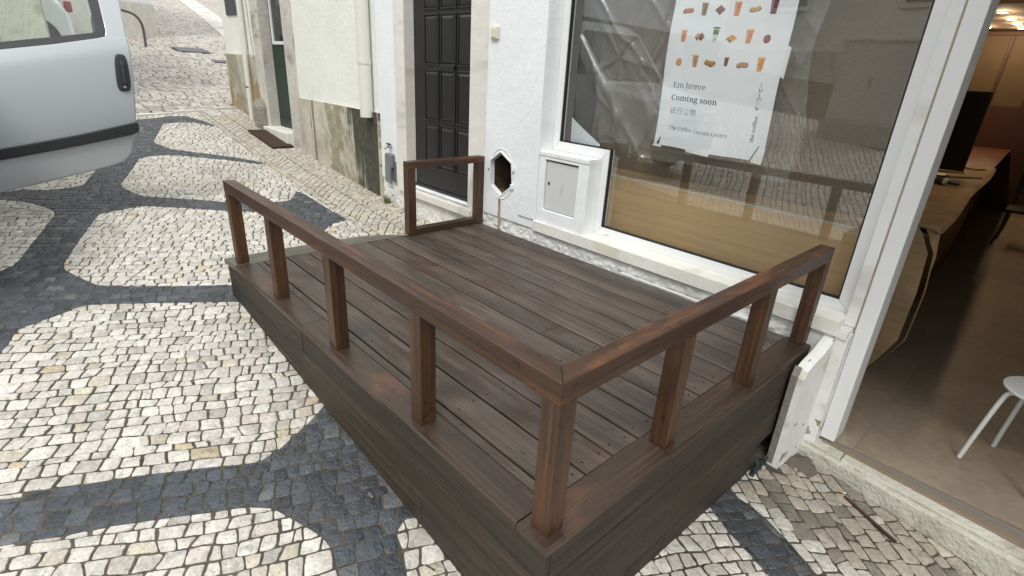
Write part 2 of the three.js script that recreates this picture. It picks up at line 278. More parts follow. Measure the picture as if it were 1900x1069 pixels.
lay(0.66, 0.072, 0.062, 0.105, [0.0, 2.6, -2.02, -0.5], [(x, z) => (-1.318 + 0.29 * x) - z, (x, z) => z - (-1.952 + 0.097 * (x - 0.12)) - 0.01, (x) => x - 0.02], { seed: 29, warp: 0.04, skip: (x, z) => x < 0.12 && z < -1.66 });
lay(1.45, 0.132, 0.11, 0.2, [-46, -8.6, -14, 1.4], [(x, z) => -0.12 - kerbLine(x, z)], { seed: 31, warp: 0.12, plain: 'road', skip: (x, z) => { const a = Math.atan2(z - 0.874, -(x - 0.715)); return a > -0.03 || a < -0.36 || (x > -9.35 && z < -1.9) || (Math.abs(x + 15.1) < 0.34 && Math.abs(z + 2.8) < 0.4); } });

const camP = camera.position, camF = new THREE.Vector3(0, 0, -1).applyEuler(camera.rotation);
const tint = (base, s) => base.map((c) => c * s);
function stoneGeo(list) {
  const pos = [], col = [], uv = [], ix = [], nor = [];
  for (const st of list) {
    const n = st.poly.length, [cx, cz] = st.c, h = st.h, base = pos.length / 3, far = st.far;
    const y0 = ground(cx, cz), sgn = areaOf(st.poly) > 0 ? 1 : -1, P = sgn > 0 ? [...st.poly].reverse() : st.poly;
    const rings = far ? [[1, -0.007], [0.955, 0]] : [[1, -0.012], [0.988, -0.0025], [0.92, 0]];
    const size = Math.sqrt(Math.abs(areaOf(st.poly))), gap = st.gap / size;
    for (const [s, dy] of rings) for (const [x, z] of P) {
      const qx = cx + (x - cx) * (s - gap), qz = cz + (z - cz) * (s - gap);
      pos.push(qx, ground(qx, qz) + h + dy + (s < 0.95 ? 0.002 * (vn(qx * 60, qz * 60, 9) - 0.5) : 0) + st.tx * (qx - cx) + st.tz * (qz - cz), qz);
    }
    rings.forEach(([s], r) => { for (const [x, z] of P) { const l = Math.hypot(x - cx, z - cz) || 1, k = r === rings.length - 1 ? 0.16 : r === 0 && !far ? 2.5 : 0.8, q = new THREE.Vector3((x - cx) / l * k - st.tx, 1, (z - cz) / l * k - st.tz).normalize(); nor.push(q.x, q.y, q.z); } }); { const q = new THREE.Vector3(-st.tx, 1, -st.tz).normalize(); nor.push(q.x, q.y, q.z); }
    pos.push(cx, y0 + h + 0.0008, cz);
    const m = rings.length * n + 1;
    for (let i = 0; i < m; i++) { const k = base + i; col.push(...st.col); uv.push(pos[3 * k] + st.u, pos[3 * k + 2] + st.v); }
    for (let r = 0; r < rings.length - 1; r++) for (let i = 0; i < n; i++) { const j = (i + 1) % n, a = base + r * n + i, b = base + r * n + j, c = a + n, d = b + n; ix.push(a, b, d, a, d, c); }
    const o = base + (rings.length - 1) * n; for (let i = 0; i < n; i++) ix.push(o + i, o + (i + 1) % n, base + m - 1);
  }
  const g = new THREE.BufferGeometry(); g.setAttribute('position', new THREE.Float32BufferAttribute(pos, 3)); g.setAttribute('color', new THREE.Float32BufferAttribute(col, 3)); g.setAttribute('uv', new THREE.Float32BufferAttribute(uv, 2)); g.setAttribute('normal', new THREE.Float32BufferAttribute(nor, 3)); g.setIndex(ix); return g;
}
const roundCorners = (P) => { const o = []; for (let i = 0; i < P.length; i++) { const a = P[(i + P.length - 1) % P.length], b = P[i], c = P[(i + 1) % P.length], t = Math.abs(Math.atan2((b[0] - a[0]) * (c[1] - b[1]) - (b[1] - a[1]) * (c[0] - b[0]), (b[0] - a[0]) * (c[0] - b[0]) + (b[1] - a[1]) * (c[1] - b[1]))); if (t > 0.8) { const k = rr(0.05, 0.26); o.push([mix(b[0], a[0], k), mix(b[1], a[1], k)], [mix(b[0], c[0], k), mix(b[1], c[1], k)]); } else o.push(b); } return o; };
for (const st of stones) {
  st.c = mid(st.poly); if (st.tone !== 'road' && st.c[0] > -5) st.poly = roundCorners(st.poly); const [x, z] = st.c, d = new THREE.Vector3(x, ground(x, z), z).sub(camP), depth = d.dot(camF);
  st.far = st.tone === 'flat' || x < -7; st.h = rr(-0.0008, 0.0022); st.gap = rr(0.0055, 0.011); if (st.far) st.gap += 0.0035; if (st.tone === 'road') st.gap = rr(0.012, 0.022); st.tx = rr(-0.022, 0.022); st.tz = rr(-0.022, 0.022); st.u = R() * 9; st.v = R() * 9;
  const q = R(), s = rr(0.86, 1.08);
  if (st.dark) { st.col = q < 0.08 ? tint([0.17, 0.19, 0.2], s) : tint([0.082, 0.097, 0.118], rr(0.68, 1.4)); st.gap *= 0.8; st.tx *= 1.6; st.tz *= 1.6; }
  else if (st.tone === 'road') st.col = q < 0.05 ? tint([0.56, 0.48, 0.42], s) : q < 0.2 ? tint([0.5, 0.48, 0.45], s) : tint([0.7, 0.67, 0.63], s);
  else st.col = q < 0.018 ? tint([0.74, 0.64, 0.48], s) : q < 0.07 ? tint([0.77, 0.72, 0.62], s) : q < 0.16 ? tint([0.68, 0.66, 0.63], s) : q < 0.24 ? tint([0.78, 0.73, 0.68], s) : tint([0.86, 0.84, 0.8], s);
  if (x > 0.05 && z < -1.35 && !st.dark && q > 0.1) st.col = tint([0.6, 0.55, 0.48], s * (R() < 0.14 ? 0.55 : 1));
  if (x < -2.7 && z < -1.3 && x > -8.6 && !st.dark) st.col = tint(q < 0.16 ? [0.68, 0.61, 0.48] : [0.75, 0.715, 0.645], s);
  const v = new THREE.Vector3(x, ground(x, z), z).project(camera);
  st.view = depth > 0.2 && Math.abs(v.x) < 0.99 && Math.abs(v.y) < 0.99 ? Math.abs(areaOf(st.poly)) / (depth * depth) : 0;
  if (st.view && x < 0.03 && x > -2.9 && z < 0) st.view = 0;
}
{
  const order = stones.filter((s) => s.view > 0).sort((a, b) => b.view - a.view);
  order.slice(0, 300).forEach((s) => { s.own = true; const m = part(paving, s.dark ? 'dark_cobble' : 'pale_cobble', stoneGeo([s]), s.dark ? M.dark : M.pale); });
  const rest = stones.filter((s) => !s.own);
  const f = (n, l, m) => { if (l.length) { const o = part(paving, n, stoneGeo(l), m); o.userData.kind = 'stuff'; } };
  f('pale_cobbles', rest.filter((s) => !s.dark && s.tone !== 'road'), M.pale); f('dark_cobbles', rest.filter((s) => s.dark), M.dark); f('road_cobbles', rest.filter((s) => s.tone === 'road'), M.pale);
  console.log('stones', stones.length);
}
{ // pale kerb stones where the patterned pavement ends
  const k = new THREE.Group(); k.name = 'kerb'; k.userData.kind = 'structure'; scene.add(k);
  const at = (z) => -8.6 + 0.335 * (z + 0.46) - 0.06;
  for (let z = -2.2; z < 2.4; z += 0.62) {
    const x0 = at(z), x1 = at(z + 0.61), pts = [[x0 - 0.055, z], [x0 + 0.055, z], [x1 + 0.055, z + 0.61], [x1 - 0.055, z + 0.61]];
    part(k, 'kerb_stone', prism(pts, ground((x0 + x1) / 2, z + 0.3) - 0.1, ground((x0 + x1) / 2, z + 0.3) + 0.012, alongY), M.marble);
  }
  const w = new THREE.Group(); w.name = 'slab_path'; w.userData.kind = 'structure'; scene.add(w); // row of pale slabs up the side street
  for (let i = 0; i < 9; i++) {
    const t = i * 1.25, cx = -18.2 - t * 0.985, cz = -4.75 - t * 0.13; const sl = part(w, 'slab', box(-0.6, 0.6, -0.08, 0.02, -0.34, 0.34, 0.01), M.stoneTrim);
    sl.position.set(cx, ground(cx, cz) + 0.012, cz); sl.rotation.set(0, -0.13, Math.atan2(ground(cx - 0.5, cz) - ground(cx + 0.5, cz), -1) + Math.PI, 'YXZ');
  }
}

// ---------- wooden deck with its railing ----------
function plate(pts, y0, y1, bevel = 0, axis = 0) { // outline in x, z; from y0 up to y1
  let g = new THREE.ExtrudeGeometry(shp(pts.map((p) => [p[0], -p[1]])), { depth: y1 - y0 - 2 * bevel, bevelEnabled: bevel > 0, bevelSize: bevel, bevelThickness: bevel, bevelOffset: -bevel, bevelSegments: 2 });
  g.translate(0, 0, y0 + bevel); g.rotateX(-Math.PI / 2); if (g.index) g = g.toNonIndexed(); return boxUV(g, axis);
}
{
  const deck = thing('wooden_deck', 'dark brown timber deck with low railing standing on the cobbles by the shop', 'deck');
  const reeded = (a0, a1, top, thick) => { // board profile with fine grooves in its face
    const p = [[a0, top - thick], [a0, top - 0.003], [a0 + 0.002, top]], n = Math.floor((a1 - a0 - 0.012) / 0.0064);
    const s = (a1 - a0 - 0.008) / n; for (let i = 0; i < n; i++) { const b = a0 + 0.004 + i * s; p.push([b + s * 0.08, top], [b + s * 0.22, top - 0.0011], [b + s * 0.52, top - 0.0011], [b + s * 0.66, top]); }
    p.push([a1 - 0.002, top], [a1, top - 0.003], [a1, top - thick]); return p;
  };
  const screws = [];
  const screw = (x, z) => { const c = new THREE.CylinderGeometry(0.004, 0.004, 0.002, 8); c.translate(x + rr(-0.01, 0.01), 0.0006, z); screws.push(c); };
  const joints = { 2: -1.55, 5: -0.92, 7: -1.83, 9: -0.62 };
  part(deck, 'deck_board', prism(reeded(-0.139, -0.1, 0, 0.024), -2.728, -0.1, alongX), M.deck[1]);
  for (let k = 0; k < 12; k++) {
    const z1 = -0.1475 - k * 0.1501, z0 = z1 - 0.1405, y = rr(-0.0008, 0.0008);
    const cut = joints[k] ? [[-2.728, joints[k]], [joints[k] + 0.003, -0.1]] : [[-2.728, -0.1]];
    for (const [a, b] of cut) part(deck, 'deck_board', prism(reeded(z0, z1, y, 0.024), a, b, alongX), M.deck[(k * 7 + (a > -2 ? 2 : 0)) % 4]);
    for (const x of [-2.69, -2.05, -1.35, -0.66, -0.14]) { screw(x, z0 + 0.03); screw(x, z1 - 0.03); }
  }
  part(deck, 'screw_heads', mergeGeometries(screws), M.nail).userData.kind = 'stuff';
  // joists under the boards keep the gaps dark
  for (const x of [-2.7, -2.05, -1.35, -0.66, -0.13]) part(deck, 'joist', box(x - 0.03, x + 0.03, -0.14, -0.0255, -1.93, 0.0, 0.002, 2), M.fascia[1]);
  const lip = (a0, a1, y) => [[a0, y - 0.028], [a0, y - 0.003], [a0 + 0.003, y], [a1 - 0.006, y], [a1, y - 0.006], [a1, y - 0.028]];
  part(deck, 'border_board', prism(lip(-0.097, 0.03, 0.003), -2.73, -1.705, alongX), M.border);
  part(deck, 'border_board', prism(lip(-0.097, 0.03, 0.003), -1.702, -0.1, alongX), M.border);
  part(deck, 'border_board', prism(lip(-0.097, 0.03, 0.003), -0.61, 0.03, alongZ), M.border);
  part(deck, 'border_board', prism(lip(-0.097, 0.03, 0.0025), -1.945, -0.613, alongZ), M.border);
  part(deck, 'end_panel', plate([[-2.731, 0.028], [-2.915, 0.042], [-2.9, -0.74], [-2.885, -0.9], [-2.845, -1.03], [-2.79, -1.13], [-2.742, -1.2], [-2.731, -1.21]], -0.03, 0.001, 0.002, 2), M.endPanel, 'greyer curved end board');
  part(deck, 'end_skirt', plate([[-2.86, 0.01], [-2.885, 0.01], [-2.88, -0.74], [-2.865, -0.88], [-2.82, -1.01], [-2.76, -1.12], [-2.74, -1.93], [-2.715, -1.93], [-2.735, -1.12], [-2.79, -1.01], [-2.84, -0.88], [-2.855, -0.74]], -0.36, -0.031, 0, 1), M.fascia[0]);
  // fascia boards, laid edge to edge down to the cobbles
  const rows = [[-0.146, -0.0265], [-0.293, -0.149], [-0.44, -0.296], [-0.6, -0.443]];
  const fr = [[-2.9, -1.705, 0.028], [-2.9, -1.72, 0.028], [-2.9, -0.62, 0.028], [-2.2, 0.028]], n0 = 3;
  fr.forEach((xs, r) => { for (let i = 0; i < xs.length - 1; i++) {
    const o = 0.028 + rr(-0.002, 0.001), [y0, y1] = rows[r];
    const g = r === 0 ? prism(reeded(y0, y1, o, 0.018).map(([a, b]) => [b, a]), xs[i] + 0.0012, xs[i + 1] - 0.0012, alongX) : prism([[o - 0.018, y0], [o - 0.018, y1], [o - 0.002, y1], [o, y1 - 0.002], [o, y0 + 0.002], [o - 0.002, y0]], xs[i] + 0.0012, xs[i + 1] - 0.0012, alongX);
    part(deck, 'fascia_board', g, M.fascia[(r + i) % 3]);
  } });
  const sr = [[-1.945, 0.006], [-1.945, 0.006], [-1.945, -0.72, 0.006], [-1.5, -0.45, 0.006]], rows2 = [[-0.146, -0.0265], [-0.293, -0.149], [-0.44, -0.296], [-0.66, -0.443]];
  sr.forEach((zs, r) => { for (let i = 0; i < zs.length - 1; i++) {
    const o = 0.0285 + rr(-0.002, 0.001), [y0, y1] = rows2[r];
    part(deck, 'fascia_board', prism([[o - 0.018, y0], [o - 0.018, y1], [o - 0.002, y1], [o, y1 - 0.002], [o, y0 + 0.002], [o - 0.002, y0]], zs[i] + 0.0012, zs[i + 1] - 0.0012, alongZ), M.fascia[(r + i) % 3]);
  } });
  // posts and rails
  const H = 0.525, t = 0.067, tx = 0.068;
  const post = (p, x, z, y0, y1) => part(p, 'post', box(x - tx, x, y0, y1, z - t, z, 0.003, 1, 2), M.post);
  for (const p of [0, 0.652, 1.357, 2.075, 2.752]) post(deck, -p, 0, 0.003, H - 0.068);
  for (const s of [0.612, 1.27, 1.898]) post(deck, 0, -s, 0.003, H - 0.068);
  part(deck, 'handrail', plate([[-2.82, 0], [0, 0], [-0.0682, -0.067], [-2.82, -0.067]], H - 0.068, H, 0.003, 0), M.rail);
  part(deck, 'handrail', plate([[0.0004, -0.0006], [0.0004, -1.963], [-0.0678, -1.963], [-0.0678, -0.0676]], H - 0.068, H, 0.003, 2), M.rail);
  const xs = -2.688, zs = -1.225, hs = 0.567;
  const fr2 = new THREE.Group(); fr2.name = 'end_frame'; deck.add(fr2);
  post(fr2, xs, zs, 0.0015, hs - 0.05); post(fr2, xs, -1.963 + t, 0.0015, hs - 0.05);
  part(fr2, 'top_rail', box(xs - tx, xs, hs - 0.05, hs, -1.963, zs, 0.003, 2, 2), M.rail);
  part(fr2, 'bottom_rail', box(xs - tx, xs, 0.0015, 0.05, -1.963 + t, zs - t, 0.003, 2, 2), M.border);
}

// ---------- white shop building ----------
const ZW = -1.965, ZF = -2.1;
const shop = thing('shop_building', 'white plastered shop building with large display window and open doorway', 'building');
{
  const hex = [[-2.494, 0.631], [-2.359, 0.559], [-2.337, 0.384], [-2.482, 0.273], [-2.61, 0.342], [-2.616, 0.546]];
  const outer = [[-4.43, 0.1], [-2.06, 0.1], [-2.06, 2.35], [1.6, 2.35], [1.6, -0.95], [4, -0.95], [4, 5.6], [-4.43, 5.6]];
  part(shop, 'wall', slab(outer, [rect(-3.9, -2.874, 0.1005, 2.22), rect(-2.68, -2.28, 0.2, 0.7)], -2.32, ZW), M.white);
  part(shop, 'wall', slab(rect(-2.25, -2.062, 0.172, 2.42), [], ZW + 0.0005, ZW + 0.011, 0.003), M.white);
  part(shop, 'apron_wall', box(-4.42, -0.02, -0.95, 0.087, -2.315, -2.0, 0), M.white);
  part(shop, 'plinth', grid(420, 88, (u, v) => {
    const x = mix(-4.43, -0.02, u), y = mix(-0.75, 0.099, v), n = vfb(x * 45, y * 45, 5, 3), m = Math.abs(vfb(x * 22 + 9, y * 22, 8, 2) - 0.5);
    return [x, y, ZW - 0.022 + 0.02 * n - 0.012 * m, x, y];
  }), M.roughcast, 'rough spattered stucco base');
  part(shop, 'window_sill', slab(rect(-2.075, 0.12, 0.088, 0.1705), [], ZF - 0.06, ZW + 0.012, 0.004), M.sill);
  part(shop, 'edging_strip', box(-1.2, -0.32, 0.004, 0.016, -1.958, -1.947, 0.002), M.pvc);
  for (const [a, b] of [[-4.06, -3.88], [-2.894, -2.69]]) part(shop, 'door_surround', box(a, b, 0.02, 2.4, -2.06, ZW + 0.016, 0.004, 1), M.marble);
  part(shop, 'door_surround', box(-3.88, -2.894, 2.2, 2.4, -2.06, ZW + 0.016, 0.004, 0), M.marble);
  part(shop, 'door_step', box(-3.95, -2.99, 0.008, 0.078, -2.16, ZW + 0.032, 0.006), M.marble); part(shop, 'door_step', box(-2.986, -2.84, 0.007, 0.077, -2.16, ZW + 0.032, 0.006), M.marble);
  // hexagonal hole with its trim
  const rim = []; { const c = [-2.48, 0.455]; const o = hex.map(([x, y]) => [c[0] + (x - c[0]) * 1.07, c[1] + (y - c[1]) * 1.045]); part(shop, 'vent_rim', slab(o, [hex.map(([x, y]) => [c[0] + (x - c[0]) * 0.985, c[1] + (y - c[1]) * 0.985])], ZW - 0.04, ZW + 0.005, 0.002), M.whiteSmooth); }
  { const ring = new THREE.TorusGeometry(1, 0.03, 6, 40); ring.scale(0.148, 0.2, 0.1); ring.translate(-2.478, 0.453, ZW + 0.001); part(shop, 'plaster_ring', ring, M.white); }
  part(shop, 'wall', slab(rect(-2.6798, -2.2802, 0.2002, 0.6998), [hex], ZW - 0.025, ZW), M.white); // thin front skin round the broken hole
  const masonry = new THREE.MeshStandardMaterial({ map: stoneMap, color: new THREE.Color(0.24, 0.18, 0.12), bumpMap: stoneBump, bumpScale: 0.02, roughness: 0.95 });
  part(shop, 'cavity_lining', slab(rect(-2.679, -2.281, 0.201, 0.699), [rect(-2.66, -2.3, 0.22, 0.68)], -2.6, ZW - 0.027), masonry); part(shop, 'cavity_back', box(-2.68, -2.28, 0.2, 0.7, -2.62, -2.6, 0), masonry);
  for (let i = 0; i < 9; i++) { const g = new THREE.IcosahedronGeometry(rr(0.025, 0.05), 1); g.scale(1.3, 0.8, 1); g.translate(-2.49 + rr(-0.12, 0.12), 0.25 + rr(0, 0.05), -2.1 + rr(-0.15, 0.08)); part(shop, 'rubble', g, masonry); }
  part(shop, 'hinge', box(-2.336, -2.318, 0.5, 0.54, ZW, ZW + 0.02, 0.003), M.pvc); part(shop, 'hinge', box(-2.346, -2.32, 0.36, 0.4, ZW, ZW + 0.02, 0.003), M.pvc);
  { const c = new THREE.CylinderGeometry(0.008, 0.008, 0.006, 12); c.rotateX(Math.PI / 2); c.translate(-2.632, 0.468, ZW + 0.002); part(shop, 'drill_hole', c, M.gasket); }
  // rust run below the hole: stained plaster, thin as paint
  const rust = (a, b, w, s) => grid(6, 30, (u, v) => { const y = mix(b, a, v), ww = w * (0.35 + 0.65 * vn(y * 30, s, 4)) * (0.5 + 0.5 * v); return [-2.486 + s * 0.013 + (u - 0.5) * ww + 0.006 * (vn(y * 14, s + 3, 2) - 0.5), y, (y < 0.1 ? ZW + 0.003 : ZW + 0.0022), u, y]; });
  const rustM = [mat([0.5, 0.33, 0.17], 0.9, { bumpMap: plBump, bumpScale: 0.006 }), mat([0.6, 0.47, 0.3], 0.9, { bumpMap: plBump, bumpScale: 0.006 })];
  part(shop, 'rust_stain', rust(0.262, -0.005, 0.034, 0), rustM[0]); part(shop, 'rust_stain', rust(0.25, 0.02, 0.026, 1), rustM[1]);
  // meter cupboard built into the window corner
  const frame = slab(rect(-2.058, -1.585, 0.1705, 0.668), [rect(-1.998, -1.678, 0.272, 0.645)], ZF - 0.05, ZW - 0.004, 0.004); part(shop, 'meter_housing', frame, M.white);
  part(shop, 'meter_housing', slab(rect(-2.058, -1.585, 0.669, 0.7), [], ZF - 0.05, ZW + 0.001, 0.004), M.whiteSmooth);
  part(shop, 'meter_back', box(-2.0, -1.676, 0.27, 0.647, ZF - 0.045, ZF - 0.03, 0), M.gasket);
}
{
  const cup = thing('meter_cupboard', 'grey metal meter cupboard door with lightning mark beside the display window', 'cupboard');
  part(cup, 'door_leaf', slab(rect(-1.99, -1.684, 0.278, 0.632), [], ZW - 0.034, ZW - 0.018, 0.003), phys([0.6, 0.61, 0.6], 0.45));
  const c = new THREE.CylinderGeometry(0.009, 0.009, 0.006, 16); c.rotateX(Math.PI / 2); c.scale(1, 1.4, 1); c.translate(-1.958, 0.475, ZW - 0.017); part(cup, 'lock', c, M.gasket);
  const bolt = [[-1.822, 0.495], [-1.845, 0.435], [-1.83, 0.438], [-1.838, 0.395], [-1.815, 0.452], [-1.829, 0.449], [-1.815, 0.493]];
  part(cup, 'lightning_mark', slab(bolt, [], ZW - 0.018, ZW - 0.0165), phys([0.5, 0.51, 0.5], 0.5));
}
{ // display window: stepped white frame, gasket, one pane
  const w = new THREE.Group(); w.name = 'display_window'; shop.add(w);
  const O = [[-2.059, 2.349], [0.1155, 2.349], [0.1155, 0.171], [-1.584, 0.171], [-1.584, 0.7015], [-2.059, 0.7015]], I = [[-2.0, 2.29], [0.052, 2.29], [0.052, 0.228], [-1.528, 0.228], [-1.528, 0.768], [-2.0, 0.768]];
  for (let i = 0; i < 6; i++) {
    const j = (i + 1) % 6, q = [O[i], O[j], I[j], I[i]], c = mid(q), s = q.map(([x, y]) => [x + Math.sign(c[0] - x) * 0.0005, y + Math.sign(c[1] - y) * 0.0005]);
    part(w, 'frame', slab(s, [], ZF - 0.06, ZF, 0.0025), M.pvc);
  }
  const G = [[-1.992, 2.282], [0.044, 2.282], [0.044, 0.236], [-1.536 + 0.016, 0.236], [-1.52, 0.776], [-1.992, 0.776]];
  part(w, 'gasket', slab(I.map(([x, y], i) => [x + (i === 1 || i === 2 ? -0.0003 : 0.0003), y + (i < 2 ? -0.0003 : 0.0003)]), [G], ZF - 0.034, ZF - 0.008), M.gasket);
  const pane = new THREE.ShapeGeometry(shp(I)); pane.translate(0, 0, ZF - 0.03); part(w, 'pane', pane, M.glass);
  part(w, 'added_dark_lining', box(-2.0585, -2.052, 0.71, 2.34, -2.6, ZF - 0.062, 0), mat([0.05, 0.045, 0.04], 0.9));  // dark strip added so the white wall side behind the frame reads dark
  part(w, 'drain_cap', box(-1.478, -1.445, 0.19, 0.204, ZF, ZF + 0.008, 0.003), M.pvc); part(w, 'drain_cap', box(-0.46, -0.43, 0.19, 0.204, ZF, ZF + 0.008, 0.003), M.pvc);
}
M.flaky = new THREE.MeshStandardMaterial({ map: tex(1024, 1024, (u, v) => { const a = fbm(u, v, 6, 6, 611, 5), f = sst(0.78, 0.79, fbm(u, v, 11, 7, 617, 5)), g = sst(0.58, 0.74, fbm(u, v, 5, 4, 621, 4)), b = fbm(u, v, 70, 70, 627, 2); let c = [228, 229, 226].map((q) => q * (0.94 + 0.1 * a + 0.05 * (b - 0.5))); c = c.map((q, i) => mix(q, [198, 192, 176][i], g * 0.8)); return c.map((q, i) => mix(q, [156, 146, 132][i] * (0.8 + 0.4 * b), f)); }, 0.8, 0.8), bumpMap: plBump, bumpScale: 0.005, roughness: 0.6 });
{ // jamb strips between window and doorway, worn pier, threshold
  part(shop, 'added_shade_canopy', box(0.3, 3.8, 2.6, 2.7, ZW + 0.001, -0.5, 0.01), M.whiteSmooth);  // unseen slab, added to shade the deck side and the right-hand cobbles
  part(shop, 'jamb', box(0.117, 0.169, 0.128, 2.349, -2.2, -2.045, 0.004, 1), M.whiteSmooth);
  part(shop, 'sealant', grid(3, 60, (u, v) => { const y = mix(-0.5, 2.33, v); return [0.1685 + u * 0.011 + 0.003 * (vn(y * 9, 2, 6) - 0.5), y, -2.05 + 0.003 * vn(y * 20, u * 4, 7), u, y]; }), M.seal);
  part(shop, 'door_frame', box(0.178, 0.25, -0.53, 2.349, -2.2, -2.035, 0.004, 1, 2), M.pvc);
  part(shop, 'pier', box(-0.018, 0.1765, -0.7, 0.1, -2.2, ZW - 0.012, 0.008, 1), M.flaky);
  part(shop, 'pier_cap', box(0.0, 0.168, 0.07, 0.127, -2.12, ZW - 0.002, 0.012, 0, 2), M.flaky);
  // fin of painted masonry closing the deck's side
  const fin = prism([[-1.995, -0.75], [-1.69, -0.75], [-1.692, -0.075], [-1.712, -0.035], [-1.76, -0.012], [-1.86, 0.012], [-1.93, 0.045], [-1.995, 0.085]].map(([z, y]) => [z, y]), 0.052, 0.108, (a, b, l) => [l + 0.05 * (-1.69 - a) , b, a]);
  part(shop, 'fin_wall', boxUV(fin, 1), M.flaky);
  part(shop, 'fin_edge', prism([[-1.6895, -0.6], [-1.6865, -0.6], [-1.688, -0.07], [-1.713, -0.024], [-1.718, -0.028], [-1.6925, -0.078]], 0.047, 0.079, (a, b, l) => [l, b, a]), mat([0.2, 0.19, 0.17], 0.7, { bumpMap: plBump, bumpScale: 0.01 }), 'bare weathered edge with flaking paint');
  const th = (x) => 0.097 * (x - 0.12);
  const thr = (z0, z1, y0, y1, x0, x1, b) => plate([[x0, z1 + th(x0)], [x1, z1 + th(x1)], [x1, z0 + th(x1) * 0.5], [x0, z0 + th(x0) * 0.5]], y0, y1, b);
  M.worn = new THREE.MeshStandardMaterial({ map: plTex(601, [176, 174, 160], [214, 212, 200], [160, 152, 136], 0.7), bumpMap: plBump, bumpScale: 0.018, roughness: 0.8 });
  part(shop, 'threshold', thr(-1.99, -1.948, -0.72, -0.572, 0.1, 1.6, 0.008), M.worn); 
  part(shop, 'threshold', thr(-2.07, -1.975, -0.7, -0.553, 0.13, 0.315, 0.006), M.worn); part(shop, 'threshold', thr(-2.07, -1.975, -0.7, -0.554, 0.318, 1.6, 0.006), M.worn);
  part(shop, 'door_track', thr(-2.052, -2.04, -0.56, -0.541, 0.2, 1.6, 0.001), mat([0.3, 0.24, 0.18], 0.5, { metalness: 0.3 }));
}
{ // panelled house door
  const d = new THREE.Group(); d.name = 'house_door'; shop.add(d);
  const black = new THREE.MeshPhysicalMaterial({ color: new THREE.Color(0.009, 0.0085, 0.0085), roughness: 0.36, bumpMap: woodBump, bumpScale: 0.0006, clearcoat: 0.15, clearcoatRoughness: 0.4 });
  const zl = -2.06;
  part(d, 'leaf', box(-3.88, -2.894, 0.08, 2.2, zl - 0.05, zl, 0.002, 1), black);
  const panel = (x0, x1, y0, y1) => { const g = new THREE.BufferGeometry(), b = 0.022, f = zl + 0.016, e = zl + 0.003, q = [[x0, y0, e], [x1, y0, e], [x1, y1, e], [x0, y1, e], [x0 + b, y0 + b, f], [x1 - b, y0 + b, f], [x1 - b, y1 - b, f], [x0 + b, y1 - b, f]], p = [], F = [[4, 5, 6, 7], [0, 1, 5, 4], [1, 2, 6, 5], [2, 3, 7, 6], [3, 0, 4, 7]]; for (const [a, b2, c, e2] of F) for (const i of [a, b2, c, a, c, e2]) p.push(...q[i]); g.setAttribute('position', new THREE.Float32BufferAttribute(p, 3)); g.computeVertexNormals(); return boxUV(g, 1); };
  const cols = [[-3.685, -3.495], [-3.435, -3.245], [-3.185, -2.995]], rows = [[0.34, 0.71], [0.775, 1.185], [1.255, 1.635], [1.7, 2.1]];
  for (const [x0, x1] of cols) for (const [y0, y1] of rows) {
    part(d, 'panel', panel(x0, x1, y0, y1), black);
    for (const [a, b, c, e] of [[x0 - 0.02, x1 + 0.02, y1 + 0.003, y1 + 0.02], [x0 - 0.02, x1 + 0.02, y0 - 0.02, y0 - 0.003], [x0 - 0.02, x0 - 0.003, y0 - 0.003, y1 + 0.003], [x1 + 0.003, x1 + 0.02, y0 - 0.003, y1 + 0.003]]) part(d, 'moulding', box(a, b, c, e, zl - 0.002, zl + 0.012, 0.005, a === x0 - 0.02 && b > x1 ? 0 : 1), black);
  }
  part(d, 'letter_slot', box(-3.46, -3.235, 1.198, 1.242, zl - 0.002, zl + 0.022, 0.006, 0, 2), black);
  part(d, 'weatherboard', box(-3.878, -2.896, 0.082, 0.128, zl - 0.01, zl + 0.022, 0.008, 0, 2), black);
  const k = new THREE.SphereGeometry(0.016, 14, 10); k.translate(-2.93, 1.33, zl + 0.02); part(d, 'knob', k, M.metal);
}
{
  const b = thing('doorbell', 'cream doorbell switch on the white wall right of the black door', 'doorbell');
  part(b, 'plate', box(-2.648, -2.562, 1.44, 1.532, ZW - 0.002, ZW + 0.022, 0.01, 0, 3), phys([0.62, 0.6, 0.5], 0.4)); part(b, 'button', box(-2.636, -2.582, 1.455, 1.518, ZW + 0.02, ZW + 0.027, 0.004, 0, 2), phys([0.68, 0.65, 0.5], 0.35));
  const c = new THREE.CylinderGeometry(0.004, 0.004, 0.002, 8); c.rotateX(Math.PI / 2); c.translate(-2.6, 1.487, ZW + 0.027); part(b, 'mark', c, mat([0.3, 0.28, 0.2], 0.6));
}
{
  const b = thing('hose_holder', 'grey plastic holder with hanging flap on the white wall left of the black door', 'holder'), g = phys([0.16, 0.17, 0.18], 0.5);
  part(b, 'body', box(-4.255, -4.125, 0.23, 0.375, ZW - 0.002, ZW + 0.055, 0.018, 0, 3), g);
  const f = box(-0.05, 0.05, -0.16, 0.01, -0.012, 0.012, 0.006, 0, 2); const m = part(b, 'flap', f, phys([0.2, 0.21, 0.22], 0.5)); m.position.set(-4.2, 0.232, ZW + 0.045); m.rotation.set(0.1, 0, -0.16);
  part(b, 'back_plate', box(-4.17, -4.105, 0.09, 0.3, ZW - 0.002, ZW + 0.016, 0.012, 0, 2), phys([0.11, 0.115, 0.12], 0.5));
}
